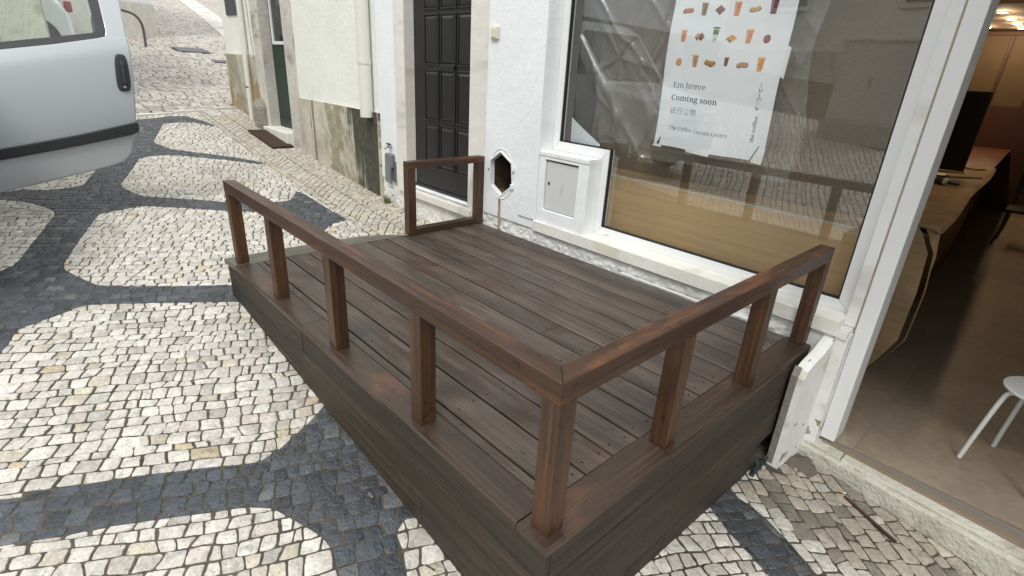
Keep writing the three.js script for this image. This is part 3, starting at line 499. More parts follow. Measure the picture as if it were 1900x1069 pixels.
{
  const b = thing('wall_tap', 'small dull metal tap on the white wall above the grey holder', 'tap');
  const c = new THREE.CylinderGeometry(0.016, 0.02, 0.05, 14); c.rotateX(Math.PI / 2); c.translate(-4.2, 0.447, ZW + 0.022); part(b, 'body', c, M.metal);
  const h = box(-4.245, -4.165, 0.462, 0.476, ZW + 0.02, ZW + 0.036, 0.006, 0, 2); part(b, 'lever', h, M.darkMetal);
  part(b, 'spout', tube([[-4.2, 0.447, ZW + 0.04], [-4.195, 0.443, ZW + 0.065], [-4.193, 0.415, ZW + 0.072]], 0.01, 10, 8), M.metal);
}

// ---------- inside the shop ----------
const FY = -0.53;
{
  const room = new THREE.Group(); room.name = 'shop_interior'; shop.add(room);
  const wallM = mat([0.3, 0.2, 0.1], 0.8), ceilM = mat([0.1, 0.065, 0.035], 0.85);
  const tileTex = tex(512, 512, (u, v) => { const a = fbm(u, v, 5, 5, 701, 5), b = fbm(u, v, 44, 44, 707, 4), st = sst(0.62, 0.75, fbm(u, v, 6, 9, 713, 4)); const g = 0.88 + 0.12 * (a - 0.5) + 0.13 * (b - 0.5) - 0.03 * st; return [166 * g, 151 * g, 132 * g]; }, 1.3, 1.3);
  const tileM = [0.9, 1, 1.08].map((k) => new THREE.MeshStandardMaterial({ map: tileTex, color: new THREE.Color(k, k, k), roughness: 0.5, bumpMap: plBump, bumpScale: 0.003 }));
  part(room, 'floor_bed', box(-4.1, 3.9, FY - 0.2, FY - 0.003, -11.6, -2.06, 0), mat([0.3, 0.26, 0.22], 0.9));
  for (let i = 0; i < 6; i++) for (let j = 0; j < 12; j++) {
    const x0 = -1.1 + i * 0.72, z1 = -2.056 - j * 0.72; part(room, 'floor_tile', box(x0, x0 + 0.7185, FY - 0.0025, FY + rr(-0.0004, 0.0004), z1 - 0.7185, z1, 0.0008), tileM[Math.floor(R() * 3)]);
  }
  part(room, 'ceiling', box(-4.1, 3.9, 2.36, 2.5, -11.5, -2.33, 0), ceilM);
  part(room, 'side_wall', box(-4.2, -4.1, -0.8, 2.5, -11.5, -2.33, 0), wallM); part(room, 'side_wall', box(3.9, 4.0, -0.8, 2.5, -11.5, -2.33, 0), wallM);
  part(room, 'back_wall', box(-4.2, 4, -0.8, 2.5, -11.6, -11.5, 0), wallM);
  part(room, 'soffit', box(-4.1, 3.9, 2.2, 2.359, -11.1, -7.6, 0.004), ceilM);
  const panM = mat([0.085, 0.052, 0.02], 0.6), stripM = mat([0.045, 0.012, 0.008], 0.5);
  const sx = [-2.03, -1.61, -1.19, -0.76, -0.335, 0.09, 0.515, 0.94];
  for (let i = 0; i < sx.length - 1; i++) part(room, 'wall_panel', box(sx[i] + 0.025, sx[i + 1] - 0.025, 1.1, 2.14, -11.2, -11.12, 0.004, 1), panM);
  for (const x of sx) part(room, 'batten', box(x - 0.025, x + 0.025, 1.1, 2.14, -11.2, -11.105, 0.004, 1), stripM);
  part(room, 'wainscot', box(-2.05, 1, FY, 1.1, -11.2, -11.1, 0.004), mat([0.05, 0.012, 0.007], 0.5));
  part(room, 'frieze', box(-2.05, 1, 2.14, 2.199, -11.2, -11.1, 0.004), mat([0.06, 0.025, 0.012], 0.6));
  part(room, 'partition', box(-4.1, -2.05, FY, 2.36, -11.49, -11.1, 0), wallM); part(room, 'partition', box(1, 3.9, FY, 2.36, -11.49, -11.1, 0), wallM);
}
const warm = new THREE.Color(1, 0.72, 0.42);
[[-0.62, -8.42], [-0.62, -9.19], [-0.62, -9.85], [-1.03, -10.36], [-0.63, -10.52], [-0.5, -6.7], [-0.4, -4.7]].forEach(([x, z], i) => {  // the last two are added out of view to brighten the counter
  const cy = z > -7.6 ? 2.359 : 2.199;
  const t = thing('downlight', ['warm round ceiling spotlight, first in the row on the lowered ceiling', 'warm round ceiling spotlight, second in the row', 'warm round ceiling spotlight, third in the row', 'warm round ceiling spotlight standing off left of the row', 'warm round ceiling spotlight, last of the row by the panels', 'added warm ceiling spotlight out of view, brightening the middle of the counter', 'added warm ceiling spotlight out of view, brightening the near end of the counter'][i], 'spotlight', 'ceiling spotlights in the shop');
  const c = new THREE.CylinderGeometry(0.05, 0.05, 0.012, 24); c.translate(x, cy - 0.005, z); part(t, 'lens', c, new THREE.MeshStandardMaterial({ color: 0xffffff, emissive: new THREE.Color(1, 0.82, 0.6), emissiveIntensity: 5 }));
  const r = new THREE.TorusGeometry(0.058, 0.009, 8, 28); r.rotateX(Math.PI / 2); r.translate(x, cy - 0.003, z); part(t, 'ring', r, M.metal);
  const l = new THREE.PointLight(warm, 0.7); l.position.set(x, cy - 0.03, z); l.castShadow = true; l.shadow.radius = 2.5; scene.add(l);
});
const kraftTex = tex(512, 512, (u, v) => { const a = fbm(u, v, 4, 4, 801, 4), b = fbm(u, v, 10, 140, 807, 3), k = 0.86 + 0.2 * (a - 0.5) + 0.16 * (b - 0.5); return [196 * k, 168 * k, 128 * k]; }, 0.9, 0.9);
const kraft = new THREE.MeshStandardMaterial({ map: kraftTex, roughness: 0.8, side: THREE.DoubleSide });
{ // counter under kraft paper
  const ang = 0.056, CT = 0.45, cn = thing('shop_counter', 'long reddish brown counter under kraft paper inside the shop', 'counter');
  const inner = new THREE.Group(); inner.name = 'counter_body'; cn.add(inner);
  const red = mat([0.13, 0.045, 0.022], 0.45);
  part(inner, 'carcass', box(-0.6, -0.09, FY, CT - 0.03, -4.2, -0.12, 0.004), red);
  part(inner, 'worktop', box(-0.68, 0.0, CT - 0.03, CT, -4.25, 0.0, 0.006), red);
  part(inner, 'carcass', box(-0.6, -0.16, FY, CT - 0.03, -8, -4.2, 0.004), red); part(inner, 'worktop', box(-0.68, -0.02, CT - 0.03, CT - 0.002, -8.0, -4.25, 0.006), red);
  inner.position.set(0.21, 0, -3.12); inner.rotation.y = ang;
  const pp = thing('paper_cover', 'brown kraft paper draped over the counter end', 'paper');
  const lerpC = (P, y) => { let i = 0; while (i < P.length - 2 && y < P[i + 1][0]) i++; const t = clamp((P[i][0] - y) / (P[i][0] - P[i + 1][0])); return mix(P[i][1], P[i + 1][1], t); };
  const slit = [[0.54, 0.07], [0.45, 0.165], [0.35, 0.222], [0.1, 0.242], [-0.232, 0.236], [-0.4, 0.17], [-0.56, 0.1]], edge = [[0.5, 0.21], [0.455, 0.231], [0.327, 0.256], [-0.107, 0.26], [-0.344, 0.209], [-0.533, 0.12]];
  part(pp, 'front_sheet', grid(30, 50, (u, v) => { const y = mix(0.54, FY + 0.004, v), x1 = lerpC(slit, y) - 0.004, x = mix(-0.5, x1, u), top = 0.54 - 0.09 * sst(-0.2, -0.5, x); return [x, Math.min(y, top), -3.06 + 0.045 * Math.sin(v * 3) - 0.05 * sst(0.12, 0, v) + 0.006 * vfb(x * 5, y * 5, 3, 2), x, y]; }), kraft);
  part(pp, 'side_flap', grid(4, 40, (u, v) => { const y = mix(0.5, FY + 0.012, v), x0 = lerpC(slit, y) + 0.012 + 0.012 * Math.sin(v * 3), x1 = Math.max(lerpC(edge, y), x0 + 0.006); return [mix(x0, x1, u), y, -3.085 + 0.035 * Math.sin(v * 3) - 0.05 * sst(0.1, 0, v) - 0.02 * u, u * 0.05, y]; }), kraft);
  const tp = part(pp, 'top_sheet', grid(24, 60, (u, v) => { const s = v * 4.6, x = mix(-0.68, 0.018 + 0.012 * Math.sin(s * 2.3), u); return [x, CT + 0.004 + 0.006 * vfb(x * 5, s * 4, 3, 2) + (s < 0.12 ? 0.06 * (1 - s / 0.12) * (1 - u * 0.6) : 0) - 0.012 * sst(0.97, 1, u), 0.03 - s, x, s]; }), kraft); tp.position.set(0.21, 0, -3.12); tp.rotation.y = ang;
}
{
  const s = thing('display_screen', 'large black screen standing on the shop counter', 'screen');
  part(s, 'panel', box(-0.95, -0.13, 0.53, 1.28, -6.06, -6.02, 0.006), phys([0.006, 0.006, 0.007], 0.25)); part(s, 'rim', box(-0.952, -0.128, 1.281, 1.29, -6.062, -6.018, 0.002), mat([0.25, 0.2, 0.14], 0.4));
  part(s, 'foot', box(-0.75, -0.25, 0.461, 0.48, -6.15, -5.95, 0.006), M.blackPlastic); part(s, 'neck', box(-0.58, -0.46, 0.475, 0.58, -6.09, -6.04, 0.006), M.blackPlastic);
}
{
  const s = thing('glue_bottle', 'white and blue glue bottle lying on the counter paper', 'bottle');
  const lt = new THREE.LatheGeometry([[0, 0], [0.03, 0.002], [0.032, 0.02], [0.032, 0.15], [0.02, 0.165]].map((p) => new THREE.Vector2(...p)), 18); const a = part(s, 'body', lt, phys([0.7, 0.7, 0.7], 0.35));
  const cp = new THREE.LatheGeometry([[0.019, 0.165], [0.02, 0.18], [0.014, 0.25], [0.009, 0.262], [0, 0.263]].map((p) => new THREE.Vector2(...p)), 16); const b = part(s, 'cap', cp, mat([0.02, 0.05, 0.09], 0.4));
  const lb = new THREE.CylinderGeometry(0.0325, 0.0325, 0.08, 18, 1, true); lb.translate(0, 0.09, 0); const c = part(s, 'label', lb, mat([0.05, 0.04, 0.035], 0.5));
  for (const m of [a, b, c]) { m.rotation.set(0, -0.5, -Math.PI / 2, 'YXZ'); m.position.set(-0.27, 0.492, -5.45); }
}
for (const [x, z, w, d, a, l] of [[-0.35, -6.6, 0.3, 0.22, 0.3, 'offcut of brown card lying behind the glue bottle'], [-0.22, -7.2, 0.24, 0.16, -0.5, 'small card offcut lying farthest along the counter'], [-0.18, -6.25, 0.34, 0.2, 0.9, 'tilted card offcut at the foot of the black screen']]) {
  const g = box(-w / 2, w / 2, 0, 0.012, -d / 2, d / 2, 0.002); g.rotateY(a); g.translate(x, 0.462, z); single('card_offcut', g, kraft, l, 'card', 'card offcuts on the counter');
}
{ // white stool
  const s = thing('stool', 'white round stool with bent tube legs on the shop floor', 'stool'), w = phys([0.72, 0.72, 0.7], 0.35), cx = 0.925, cz = -2.52, top = -0.058;
  const seat = new THREE.LatheGeometry([[0, -0.026], [0.15, -0.024], [0.166, -0.014], [0.168, -0.006], [0.16, 0], [0.02, 0.002], [0.014, -0.004], [0, -0.004]].map((p) => new THREE.Vector2(...p)), 48); seat.translate(cx, top, cz); part(s, 'seat', seat, w);
  const fa = Math.atan2(-2.43 - cz, 0.722 - cx);
  for (let i = 0; i < 4; i++) { const a = fa + i * Math.PI / 2, p = (r, y) => [cx + Math.cos(a) * r, y, cz + Math.sin(a) * r]; part(s, 'leg', tube([p(0.04, top - 0.036), p(0.11, top - 0.036), p(0.142, top - 0.045), p(0.155, top - 0.085), p(0.185, FY + 0.2), p(0.212, FY + 0.006)], 0.011, 40, 10), w); }
  part(s, 'cross_plate', box(cx - 0.06, cx + 0.06, top - 0.048, top - 0.026, cz - 0.06, cz + 0.06, 0.004), w);
}
{
  const s = thing('work_chair', 'black chair standing deep inside the shop beyond the counter', 'chair');
  part(s, 'seat', box(0.15, 0.6, -0.1, -0.05, -8.6, -8.15, 0.02, 0, 2), M.blackPlastic); part(s, 'backrest', box(0.15, 0.6, 0.1, 0.5, -8.62, -8.57, 0.02, 0, 2), M.blackPlastic);
  for (const x of [0.18, 0.57]) for (const z of [-8.58, -8.18]) { const k = z < -8.4 ? 0.5 : -0.1; part(s, 'leg', tube([[x, k, z], [x, -0.3, z], [x + (x > 0.4 ? 0.03 : -0.03), FY + 0.005, z + (z < -8.4 ? -0.03 : 0.03)]], 0.014, 12, 8), M.darkMetal); }
}
// ---------- behind the display window ----------
{
  const b = thing('display_plinth', 'low oak veneer display plinth behind the shop window', 'plinth');
  const oak = new THREE.MeshStandardMaterial({ map: tex(512, 256, (u, v) => { const k = 0.94 + 0.12 * (fbm(u, v, 3, 24, 85, 4) - 0.5) + 0.1 * (fbm(u, v, 3, 3, 89, 3) - 0.5); return [190 * k, 160 * k, 118 * k]; }, 1.1, 0.5), roughness: 0.5 });
  part(b, 'front_board', box(-1.99, 0.11, FY, 0.58, -2.34, -2.325, 0.002, 0), oak); part(b, 'front_board', box(-1.56, 0.045, 0.2, 0.58, -2.22, -2.2, 0.002, 0), oak);
  part(b, 'edge_strip', box(-1.56, 0.045, 0.5805, 0.588, -2.22, -2.199, 0.002, 0), mat([0.4, 0.38, 0.34], 0.6));
  part(b, 'top_board', box(-2.05, 0.11, 0.565, 0.58, -2.75, -2.22, 0.002, 0), kraft);
}
const film = new THREE.MeshPhysicalMaterial({ color: new THREE.Color(0.86, 0.86, 0.84), roughness: 0.16, transmission: 0.88, thickness: 0, ior: 1.5, side: THREE.DoubleSide });
{ // crumpled clear dust sheet hung behind the pane
  const ridge = (x, y, s) => 1 - Math.abs(2 * vfb(x, y, s, 3) - 1);
  const g = grid(240, 180, (u, v) => {
    const x = mix(-1.985, -0.4 + 0.03 * Math.sin(v * 11), u), hem = 0.745 + 0.04 * (vfb(x * 4, 3, 21, 3) - 0.5) + (x < -1.45 ? 0.06 : 0), y = mix(hem, 2.32, v);
    const star = Math.hypot(x + 1.62, (y - 1.35) * 0.6), ang = Math.atan2(y - 1.35, x + 1.62);
    const kk = 0.35 + 0.65 * sst(-1.0, -1.35, x); const d = kk * (0.05 * ridge(x * 1.7 + y * 0.35, y * 0.55, 5) ** 4 + 0.034 * ridge(x * 4.5 - y * 1.6, y * 1.1, 9) ** 9 + 0.03 * ridge(x * 3 + y * 2.4, y * 0.9, 19) ** 14 + 0.02 * Math.max(0, Math.cos(ang * 5 + 1)) ** 6 * Math.exp(-star * 2.2) + 0.006 * vfb(x * 16, y * 9, 15, 2));
    return [x, y, -2.245 + d * 0.9, x, y];
  });
  single('dust_sheet', g, film, 'crumpled clear plastic dust sheet hanging behind the shop window', 'plastic sheet');
  const k = grid(40, 30, (u, v) => { const x = mix(-2.05, 0.1, u), y = mix(0.585, 2.34, v); return [x, y, -2.55 + 0.03 * vfb(x * 3, y * 2, 33, 3), x, y]; });
  single('paper_screen', k, new THREE.MeshStandardMaterial({ color: new THREE.Color(0.22, 0.175, 0.13), roughness: 0.9, side: THREE.DoubleSide, bumpMap: plBump, bumpScale: 0.01 }), 'dull brown paper hung across the shop window behind the plastic', 'paper screen');
  const t = grid(8, 8, (u, v) => [mix(-1.93, -1.66, u) + 0.0, mix(0.775, 0.775 + 0.16 * (1 - u) + 0.01, v), -2.15 + 0.01 * Math.sin(u * 3 + v), u * 0.3, v * 0.2]);
  single('loose_paper', t, mat([0.6, 0.64, 0.66], 0.7, { side: THREE.DoubleSide }), 'torn white paper corner at the bottom left of the pane', 'paper');
}
{ // the poster
  const W = 1024, Hh = 1463, S = 1463, cv = document.createElement('canvas'); cv.width = W; cv.height = Hh; const c = cv.getContext('2d');
  c.fillStyle = '#e4e6ea'; c.fillRect(0, 0, W, Hh);
  const px = (x) => (x + 1.225) * S, py = (y) => (1.85 - y) * S;
  const cup = (x, y, s0, col, top = '#e8d9cc') => { const s = s0 * 1.28; c.fillStyle = col; c.beginPath(); c.moveTo(x - 22 * s, y - 38 * s); c.lineTo(x + 22 * s, y - 38 * s); c.lineTo(x + 15 * s, y + 38 * s); c.lineTo(x - 15 * s, y + 38 * s); c.fill(); c.fillStyle = top; c.beginPath(); c.ellipse(x, y - 38 * s, 23 * s, 5 * s, 0, 0, 7); c.fill(); c.fillStyle = 'rgba(255,255,255,0.2)'; c.fillRect(x - 15 * s, y - 26 * s, 7 * s, 52 * s); for (let i = 0; i < 5; i++) { c.fillStyle = 'rgba(90,40,20,0.22)'; c.fillRect(x - 14 * s + R() * 20 * s, y - 24 * s + R() * 46 * s, 9 * s, 7 * s); } };
  const lump = (x, y, w1, h1, col, n = 3, e = '#6d4a30') => { const w = w1 * 1.25, h = h1 * 1.3; for (let i = 0; i < n; i++) { const ox = (i - (n - 1) / 2) * w * 0.62, oy = rr(-4, 4); c.fillStyle = e; c.beginPath(); c.ellipse(x + ox, y + oy + 4, w * 0.5, h * 0.5, rr(-0.5, 0.5), 0, 7); c.fill(); c.fillStyle = col; c.beginPath(); c.ellipse(x + ox, y + oy, w * 0.46, h * 0.42, rr(-0.5, 0.5), 0, 7); c.fill(); } };
  const wedge = (x, y, w1, h1, a, b) => { const w = w1 * 1.22, h = h1 * 1.22; c.fillStyle = a; c.beginPath(); c.moveTo(x - w, y); c.lineTo(x, y - h); c.lineTo(x + w, y - h * 0.1); c.lineTo(x, y + h); c.fill(); c.fillStyle = b; c.beginPath(); c.moveTo(x - w, y); c.lineTo(x, y + h * 0.2); c.lineTo(x, y + h); c.fill(); };
  const X = [-1.13, -1.03, -0.935, -0.838, -0.74, -0.642].map(px), Y = [1.735, 1.607, 1.475, 1.343].map(py);
  cup(X[0], Y[0], 0.9, '#c98a5c'); lump(X[1], Y[0], 34, 30, '#b5793f'); cup(X[2], Y[0], 0.9, '#6f4a34'); wedge(X[3], Y[0], 38, 26, '#c98d54', '#8c5a30'); cup(X[4], Y[0], 0.9, '#c96f4c'); lump(X[5], Y[0], 40, 34, '#a5683a', 1);
  lump(X[0], Y[1], 36, 28, '#b26a44', 3); cup(X[1], Y[1] - 8, 1, '#7b5a42'); wedge(X[2], Y[1], 36, 30, '#7a4a30', '#5a3422'); cup(X[3], Y[1] - 8, 1.05, '#cf8459'); lump(X[4], Y[1] + 4, 46, 26, '#c6996c', 2); cup(X[5], Y[1] - 10, 1.1, '#6e3f4c', '#8d5d67');
  cup(X[0], Y[2], 0.95, '#d08a5e'); wedge(X[1] - 14, Y[2] + 6, 24, 28, '#c79a73', '#8b5a38'); wedge(X[1] + 18, Y[2] + 6, 24, 28, '#6f4632', '#4c2e20'); cup(X[2], Y[2] - 12, 1.1, '#c4ccc0', '#4f6b33'); c.fillStyle = '#4a6a2e'; c.fillRect(X[2] - 23, Y[2] - 52, 46, 36); wedge(X[3], Y[2] + 12, 38, 26, '#cd9352', '#94602e'); cup(X[4], Y[2] - 2, 1.05, '#d58d62'); lump(X[5], Y[2] + 12, 44, 46, '#8e4e50', 1, '#6a3638');
  lump(X[0] - 8, Y[3] + 6, 44, 46, '#d59c60', 1, '#a9713c'); cup(X[1], Y[3] - 2, 1, '#b58d66'); lump(X[2], Y[3] + 6, 52, 30, '#b98246', 2); cup(X[3], Y[3] - 14, 0.7, '#6b4233'); lump(X[4], Y[3] + 8, 36, 30, '#b98a5e', 3); cup(X[5], Y[3] + 4, 1.05, '#d09158');
  c.fillStyle = '#2b2c30'; c.textBaseline = 'alphabetic';
  const txt = (s, x, y, h, w, font) => { c.font = `${font} ${h}px serif`; const k = w / c.measureText(s).width; c.save(); c.translate(x, y); c.scale(k, 1); c.fillText(s, 0, 0); c.restore(); };
  txt('Em breve', px(-1.152), py(1.194), 62, 0.215 * S, ''); txt('Coming soon', px(-1.154), py(1.121), 64, 0.305 * S, 'bold'); txt('The Coffee Cascais Centro', px(-1.14), py(0.952), 44, 0.385 * S, '');
  c.save(); c.translate(px(-0.598), py(0.945)); c.rotate(-Math.PI / 2); c.font = 'bold 42px serif'; { const k = 0.145 * S / c.measureText('the coffee.').width; c.scale(k, 1); } c.fillText('the coffee.', 0, 0); c.restore();
  c.strokeStyle = '#33343a'; c.lineCap = 'round';
  const stroke = (x, y, s, L, lw) => { c.lineWidth = lw; for (const l of L) { c.beginPath(); l.forEach(([a, b], i) => (i ? c.lineTo(x + a * s, y + b * s) : c.moveTo(x + a * s, y + b * s))); c.stroke(); } };
  const kx = px(-1.148), ky = py(1.083), ks = 0.58; // the four characters of the third line, stroke by stroke
  stroke(kx, ky, ks, [[[10, 8], [22, 22]], [[4, 40], [20, 40], [20, 72], [4, 92]], [[20, 72], [40, 90], [98, 90]], [[88, 6], [46, 16], [46, 44], [34, 76]], [[46, 40], [98, 40]], [[74, 40], [74, 80]]], 3.4);
  stroke(kx + 66, ky, ks, [[[20, 8], [80, 8], [80, 92], [20, 92], [20, 8]], [[20, 50], [80, 50]]], 3.4);
  stroke(kx + 130, ky, ks, [[[38, 6], [8, 46]], [[60, 6], [94, 44]], [[48, 44], [22, 86], [84, 80]], [[66, 62], [92, 94]]], 3.4);
  stroke(kx + 196, ky, ks, [[[8, 94], [8, 8], [42, 8], [42, 38], [8, 38]], [[8, 23], [42, 23]], [[58, 38], [58, 8], [92, 8], [92, 94], [84, 90]], [[58, 23], [92, 23]], [[58, 38], [92, 38]], [[26, 52], [74, 52]], [[22, 68], [78, 68]], [[40, 52], [40, 68], [30, 90]], [[62, 52], [62, 90]]], 3);
  c.save(); c.translate(px(-0.6), py(1.108)); c.rotate(-Math.PI / 2); // the line in kana up the right edge
  stroke(0, -34, 0.34, [[[6, 34], [94, 34]], [[32, 8], [32, 62]], [[66, 8], [66, 50], [44, 94]], [[84, 2], [92, 16]]], 4);
  stroke(38, -34, 0.34, [[[46, 46], [54, 54]]], 6);
  stroke(66, -34, 0.34, [[[14, 20], [84, 20], [84, 86]], [[12, 86], [88, 86]]], 4); stroke(102, -34, 0.34, [[[8, 50], [92, 50]]], 4);
  stroke(138, -34, 0.34, [[[22, 8], [22, 84], [88, 84]], [[86, 20], [22, 46]]], 4); stroke(176, -34, 0.34, [[[8, 50], [92, 50]]], 4); c.restore();
  const t = new THREE.CanvasTexture(cv); t.colorSpace = THREE.SRGBColorSpace;
  const g = grid(80, 110, (u, v) => { const x = mix(-1.225, -0.525, u) + 0.004 * Math.sin(v * 9 + u), y = mix(0.848, 1.85, v) - 0.012 * u * (1 - v) + 0.003 * Math.sin(u * 9); return [x, y, -2.158 + 0.012 * vfb(x * 5, y * 4, 51, 3) + 0.004 * vfb(x * 19, y * 13, 57, 2), u, v]; });
  const p = thing('poster', 'white poster with drinks, pastries and opening notice behind the shop window', 'poster');
  part(p, 'sheet', g, new THREE.MeshStandardMaterial({ map: t, roughness: 0.55, side: THREE.DoubleSide }));
  const tape = phys([0.75, 0.75, 0.72], 0.4), q = (pts) => { const s = slab(pts, [], -2.151, -2.1495); return s; };
  part(p, 'tape', q([[-1.235, 0.84], [-1.17, 0.835], [-1.178, 0.885], [-1.19, 0.9]]), tape); part(p, 'tape', q([[-0.585, 0.83], [-0.525, 0.825], [-0.518, 0.91], [-0.545, 0.915]]), tape);
  part(p, 'tape', q([[-1.0, 0.845], [-0.84, 0.838], [-0.842, 0.822], [-0.99, 0.832]]), tape); part(p, 'tape', q([[-0.53, 1.28], [-0.51, 1.27], [-0.505, 1.42], [-0.525, 1.43]]), tape);
  part(p, 'torn_gap', q([[-1.205, 0.858], [-1.188, 0.852], [-1.18, 0.905]]), mat([0.06, 0.055, 0.05], 0.8)); part(p, 'torn_gap', q([[-0.595, 0.84], [-0.587, 0.84], [-0.552, 0.925], [-0.56, 0.92]]), mat([0.06, 0.055, 0.05], 0.8));
  part(p, 'torn_gap', q([[-0.99, 0.862], [-0.85, 0.852], [-0.85, 0.845], [-0.99, 0.852]]), mat([0.06, 0.055, 0.05], 0.8));
}

// ---------- cream house up the street ----------
const houseA = thing('cream_house', 'cream plastered house with mossy grey plinth and green door up the street', 'house');
{
  const z = ZW;
  part(houseA, 'wall', slab([[-9.3, -0.2], [-7.6, -0.2], [-7.6, 2.48], [-6.7, 2.48], [-6.7, -0.4], [-4.435, -0.6], [-4.435, 5.2], [-9.3, 5.2]], [], -2.6, z), M.cream);
  part(houseA, 'gable', slab(rect(-9.28, -4.45, -0.5, 5.15), [], -9, -2.602), M.cream);
  const moss = (seed, W, H, fn) => { const t = tex(1024, 512, fn, 1, 1); t.wrapS = t.wrapT = THREE.ClampToEdgeWrapping; return new THREE.MeshStandardMaterial({ map: t, bumpMap: plBump, bumpScale: 0.006, roughness: 0.9 }); };
  const mossR = moss(1, 2.1, 1.1, (u, v) => {
    const n = fbm(u, v, 8, 4, 901, 5), f = fbm(u, v, 50, 26, 907, 3), st = fbm(u, v * 0.5, 40, 3, 913, 4), sw = fbm(u + 0.25 * v, v, 22, 8, 917, 4);
    const g = 0.86 + 0.22 * (n - 0.5) + 0.12 * (f - 0.5);
    let c = [218 * g, 211 * g, 193 * g];
    const br = sst(0.42, 0.62, fbm(u, v, 7, 5, 921, 4)) * sst(0.75, 0.1, v) * 0.6; c = c.map((q, i) => mix(q, [172, 146, 108][i] * g, br));
    const gr = sst(0.5, 0.62, sw * 0.6 + n * 0.4 + 0.16 * Math.exp(-(((u - 0.52) / 0.2) ** 2)) + 0.1 * sst(0.3, 0.7, u) - 0.1) * sst(0.28, 0.42, u) * sst(0.95, 0.6, u); c = c.map((q, i) => mix(q, [112, 108, 80][i] * (0.7 + 0.6 * f), gr * 0.5));
    const bk = sst(0.44, 0.64, st * 0.5 + n * 0.3 + 0.44 * sst(0.66, 0.97, u) + 0.2 * v * sst(0.5, 0.8, u) - 0.08); c = c.map((q, i) => mix(q, [52, 52, 42][i] * (0.6 + 0.8 * f), bk * 0.85));
    if (Math.abs(u - 0.215 + 0.006 * (n - 0.5)) < 0.016) c = c.map((q, i) => mix(q, [120, 112, 96][i] * g, 0.7));
    return c;
  });
  const pl = (x0, x1, y0, y1, m, out) => part(houseA, 'plinth', grid(60, 24, (u, v) => { const x = mix(x0, x1, u), y = mix(y0, y1, v); return [x, y, z + out + 0.004 * vfb(x * 5, y * 5, 3, 2), u, v]; }), m);
  pl(-6.46, -4.42, -0.35, 0.755, mossR, 0.028); part(houseA, 'plinth_cap', slab(rect(-6.46, -4.42, 0.74, 0.757), [], z - 0.01, z + 0.028), M.stoneTrim); part(houseA, 'plinth_end', slab(rect(-4.4195, -4.4, -0.4, 0.75), [], z - 0.02, z + 0.03, 0.004), mossR);
  const mossL = moss(2, 1.3, 1.1, (u, v) => { const n = fbm(u, v, 6, 5, 931, 5), f = fbm(u, v, 50, 40, 937, 3), g = 0.9 + 0.25 * (n - 0.5) + 0.1 * (f - 0.5); const s = sst(0.46, 0.62, fbm(u, v * 0.6, 14, 4, 941, 4)), b = sst(0.4, 0.6, n * 0.7 + 0.35 * (1 - v)); let c = [206, 201, 184].map((q) => q * g); c = c.map((q, i) => mix(q, [150, 122, 78][i] * g, b * 0.75)); return c.map((q, i) => mix(q, [112, 108, 92][i], s * 0.4)); });
  pl(-9.32, -7.86, 0.15, 1.225, mossL, 0.02); part(houseA, 'plinth_cap', slab(rect(-9.32, -7.86, 1.2, 1.227), [], z - 0.01, z + 0.02), M.stoneTrim);
  part(houseA, 'plinth_side', grid(20, 20, (u, v) => [-9.302, mix(0.15, 1.225, v), mix(-5, z + 0.02, u), u, v]), mossL);
  part(houseA, 'door_surround', box(-6.76, -6.47, -0.1, 2.5, -2.3, z + 0.03, 0.012, 1, 2), M.stoneTrim); part(houseA, 'door_surround', box(-7.85, -7.55, -0.1, 2.5, -2.3, z + 0.04, 0.012, 1, 2), M.stoneTrim); part(houseA, 'door_surround', box(-7.55, -6.76, 2.2, 2.5, -2.3, z + 0.03, 0.012, 0, 2), M.stoneTrim);
  part(houseA, 'door_step', box(-7.62, -6.74, 0.02, 0.285, -2.3, -1.84, 0.015, 0, 2), M.marble);
  const d = new THREE.Group(); d.name = 'green_door'; houseA.add(d); const green = phys([0.007, 0.026, 0.019], 0.4);
  part(d, 'leaf', box(-7.549, -6.761, 0.285, 2.199, -2.2, -2.07, 0.003, 1), green); part(d, 'kick_board', box(-7.5, -6.8, 0.32, 0.42, -2.072, -2.05, 0.006), green); part(d, 'panel', box(-7.42, -6.88, 0.5, 1.22, -2.072, -2.055, 0.01), green);
  part(d, 'pane', box(-7.4, -6.9, 1.42, 2.1, -2.072, -2.06, 0.002), phys([0.03, 0.035, 0.035], 0.08)); for (const [a, b, c, e] of [[-7.44, -7.4, 1.38, 2.14], [-6.9, -6.86, 1.38, 2.14], [-7.4, -6.9, 1.38, 1.42]]) part(d, 'pane_frame', box(a, b, c, e, -2.072, -2.04, 0.004), M.pvc);
  const gs = new THREE.CapsuleGeometry(0.15, 0.2, 8, 24); { const p = gs.attributes.position; for (let i = 0; i < p.count; i++) { const k = 1 + 0.18 * (vn(p.getX(i) * 7 + 9, p.getY(i) * 7 + p.getZ(i) * 5, 61) - 0.5); p.setXYZ(i, p.getX(i) * k * 1.05, Math.max(-0.22, p.getY(i) * k), p.getZ(i) * k * 0.8); } gs.computeVertexNormals(); gs.translate(-7.8, 0.4, z + 0.05); }
  part(houseA, 'guard_stone', gs, new THREE.MeshStandardMaterial({ map: stoneMap, color: new THREE.Color(0.42, 0.42, 0.37), bumpMap: plBump, bumpScale: 0.02, roughness: 0.95 }), 'rounded mossy stone at the door jamb');
  // downpipes
  const pipeM = phys([0.7, 0.69, 0.63], 0.5);
  part(houseA, 'downpipe', tube([[-4.535, 5.1, z + 0.075], [-4.535, 3, z + 0.075], [-4.54, 1.6, z + 0.075], [-4.545, 0.7, z + 0.075]], 0.066, 30, 20), pipeM);
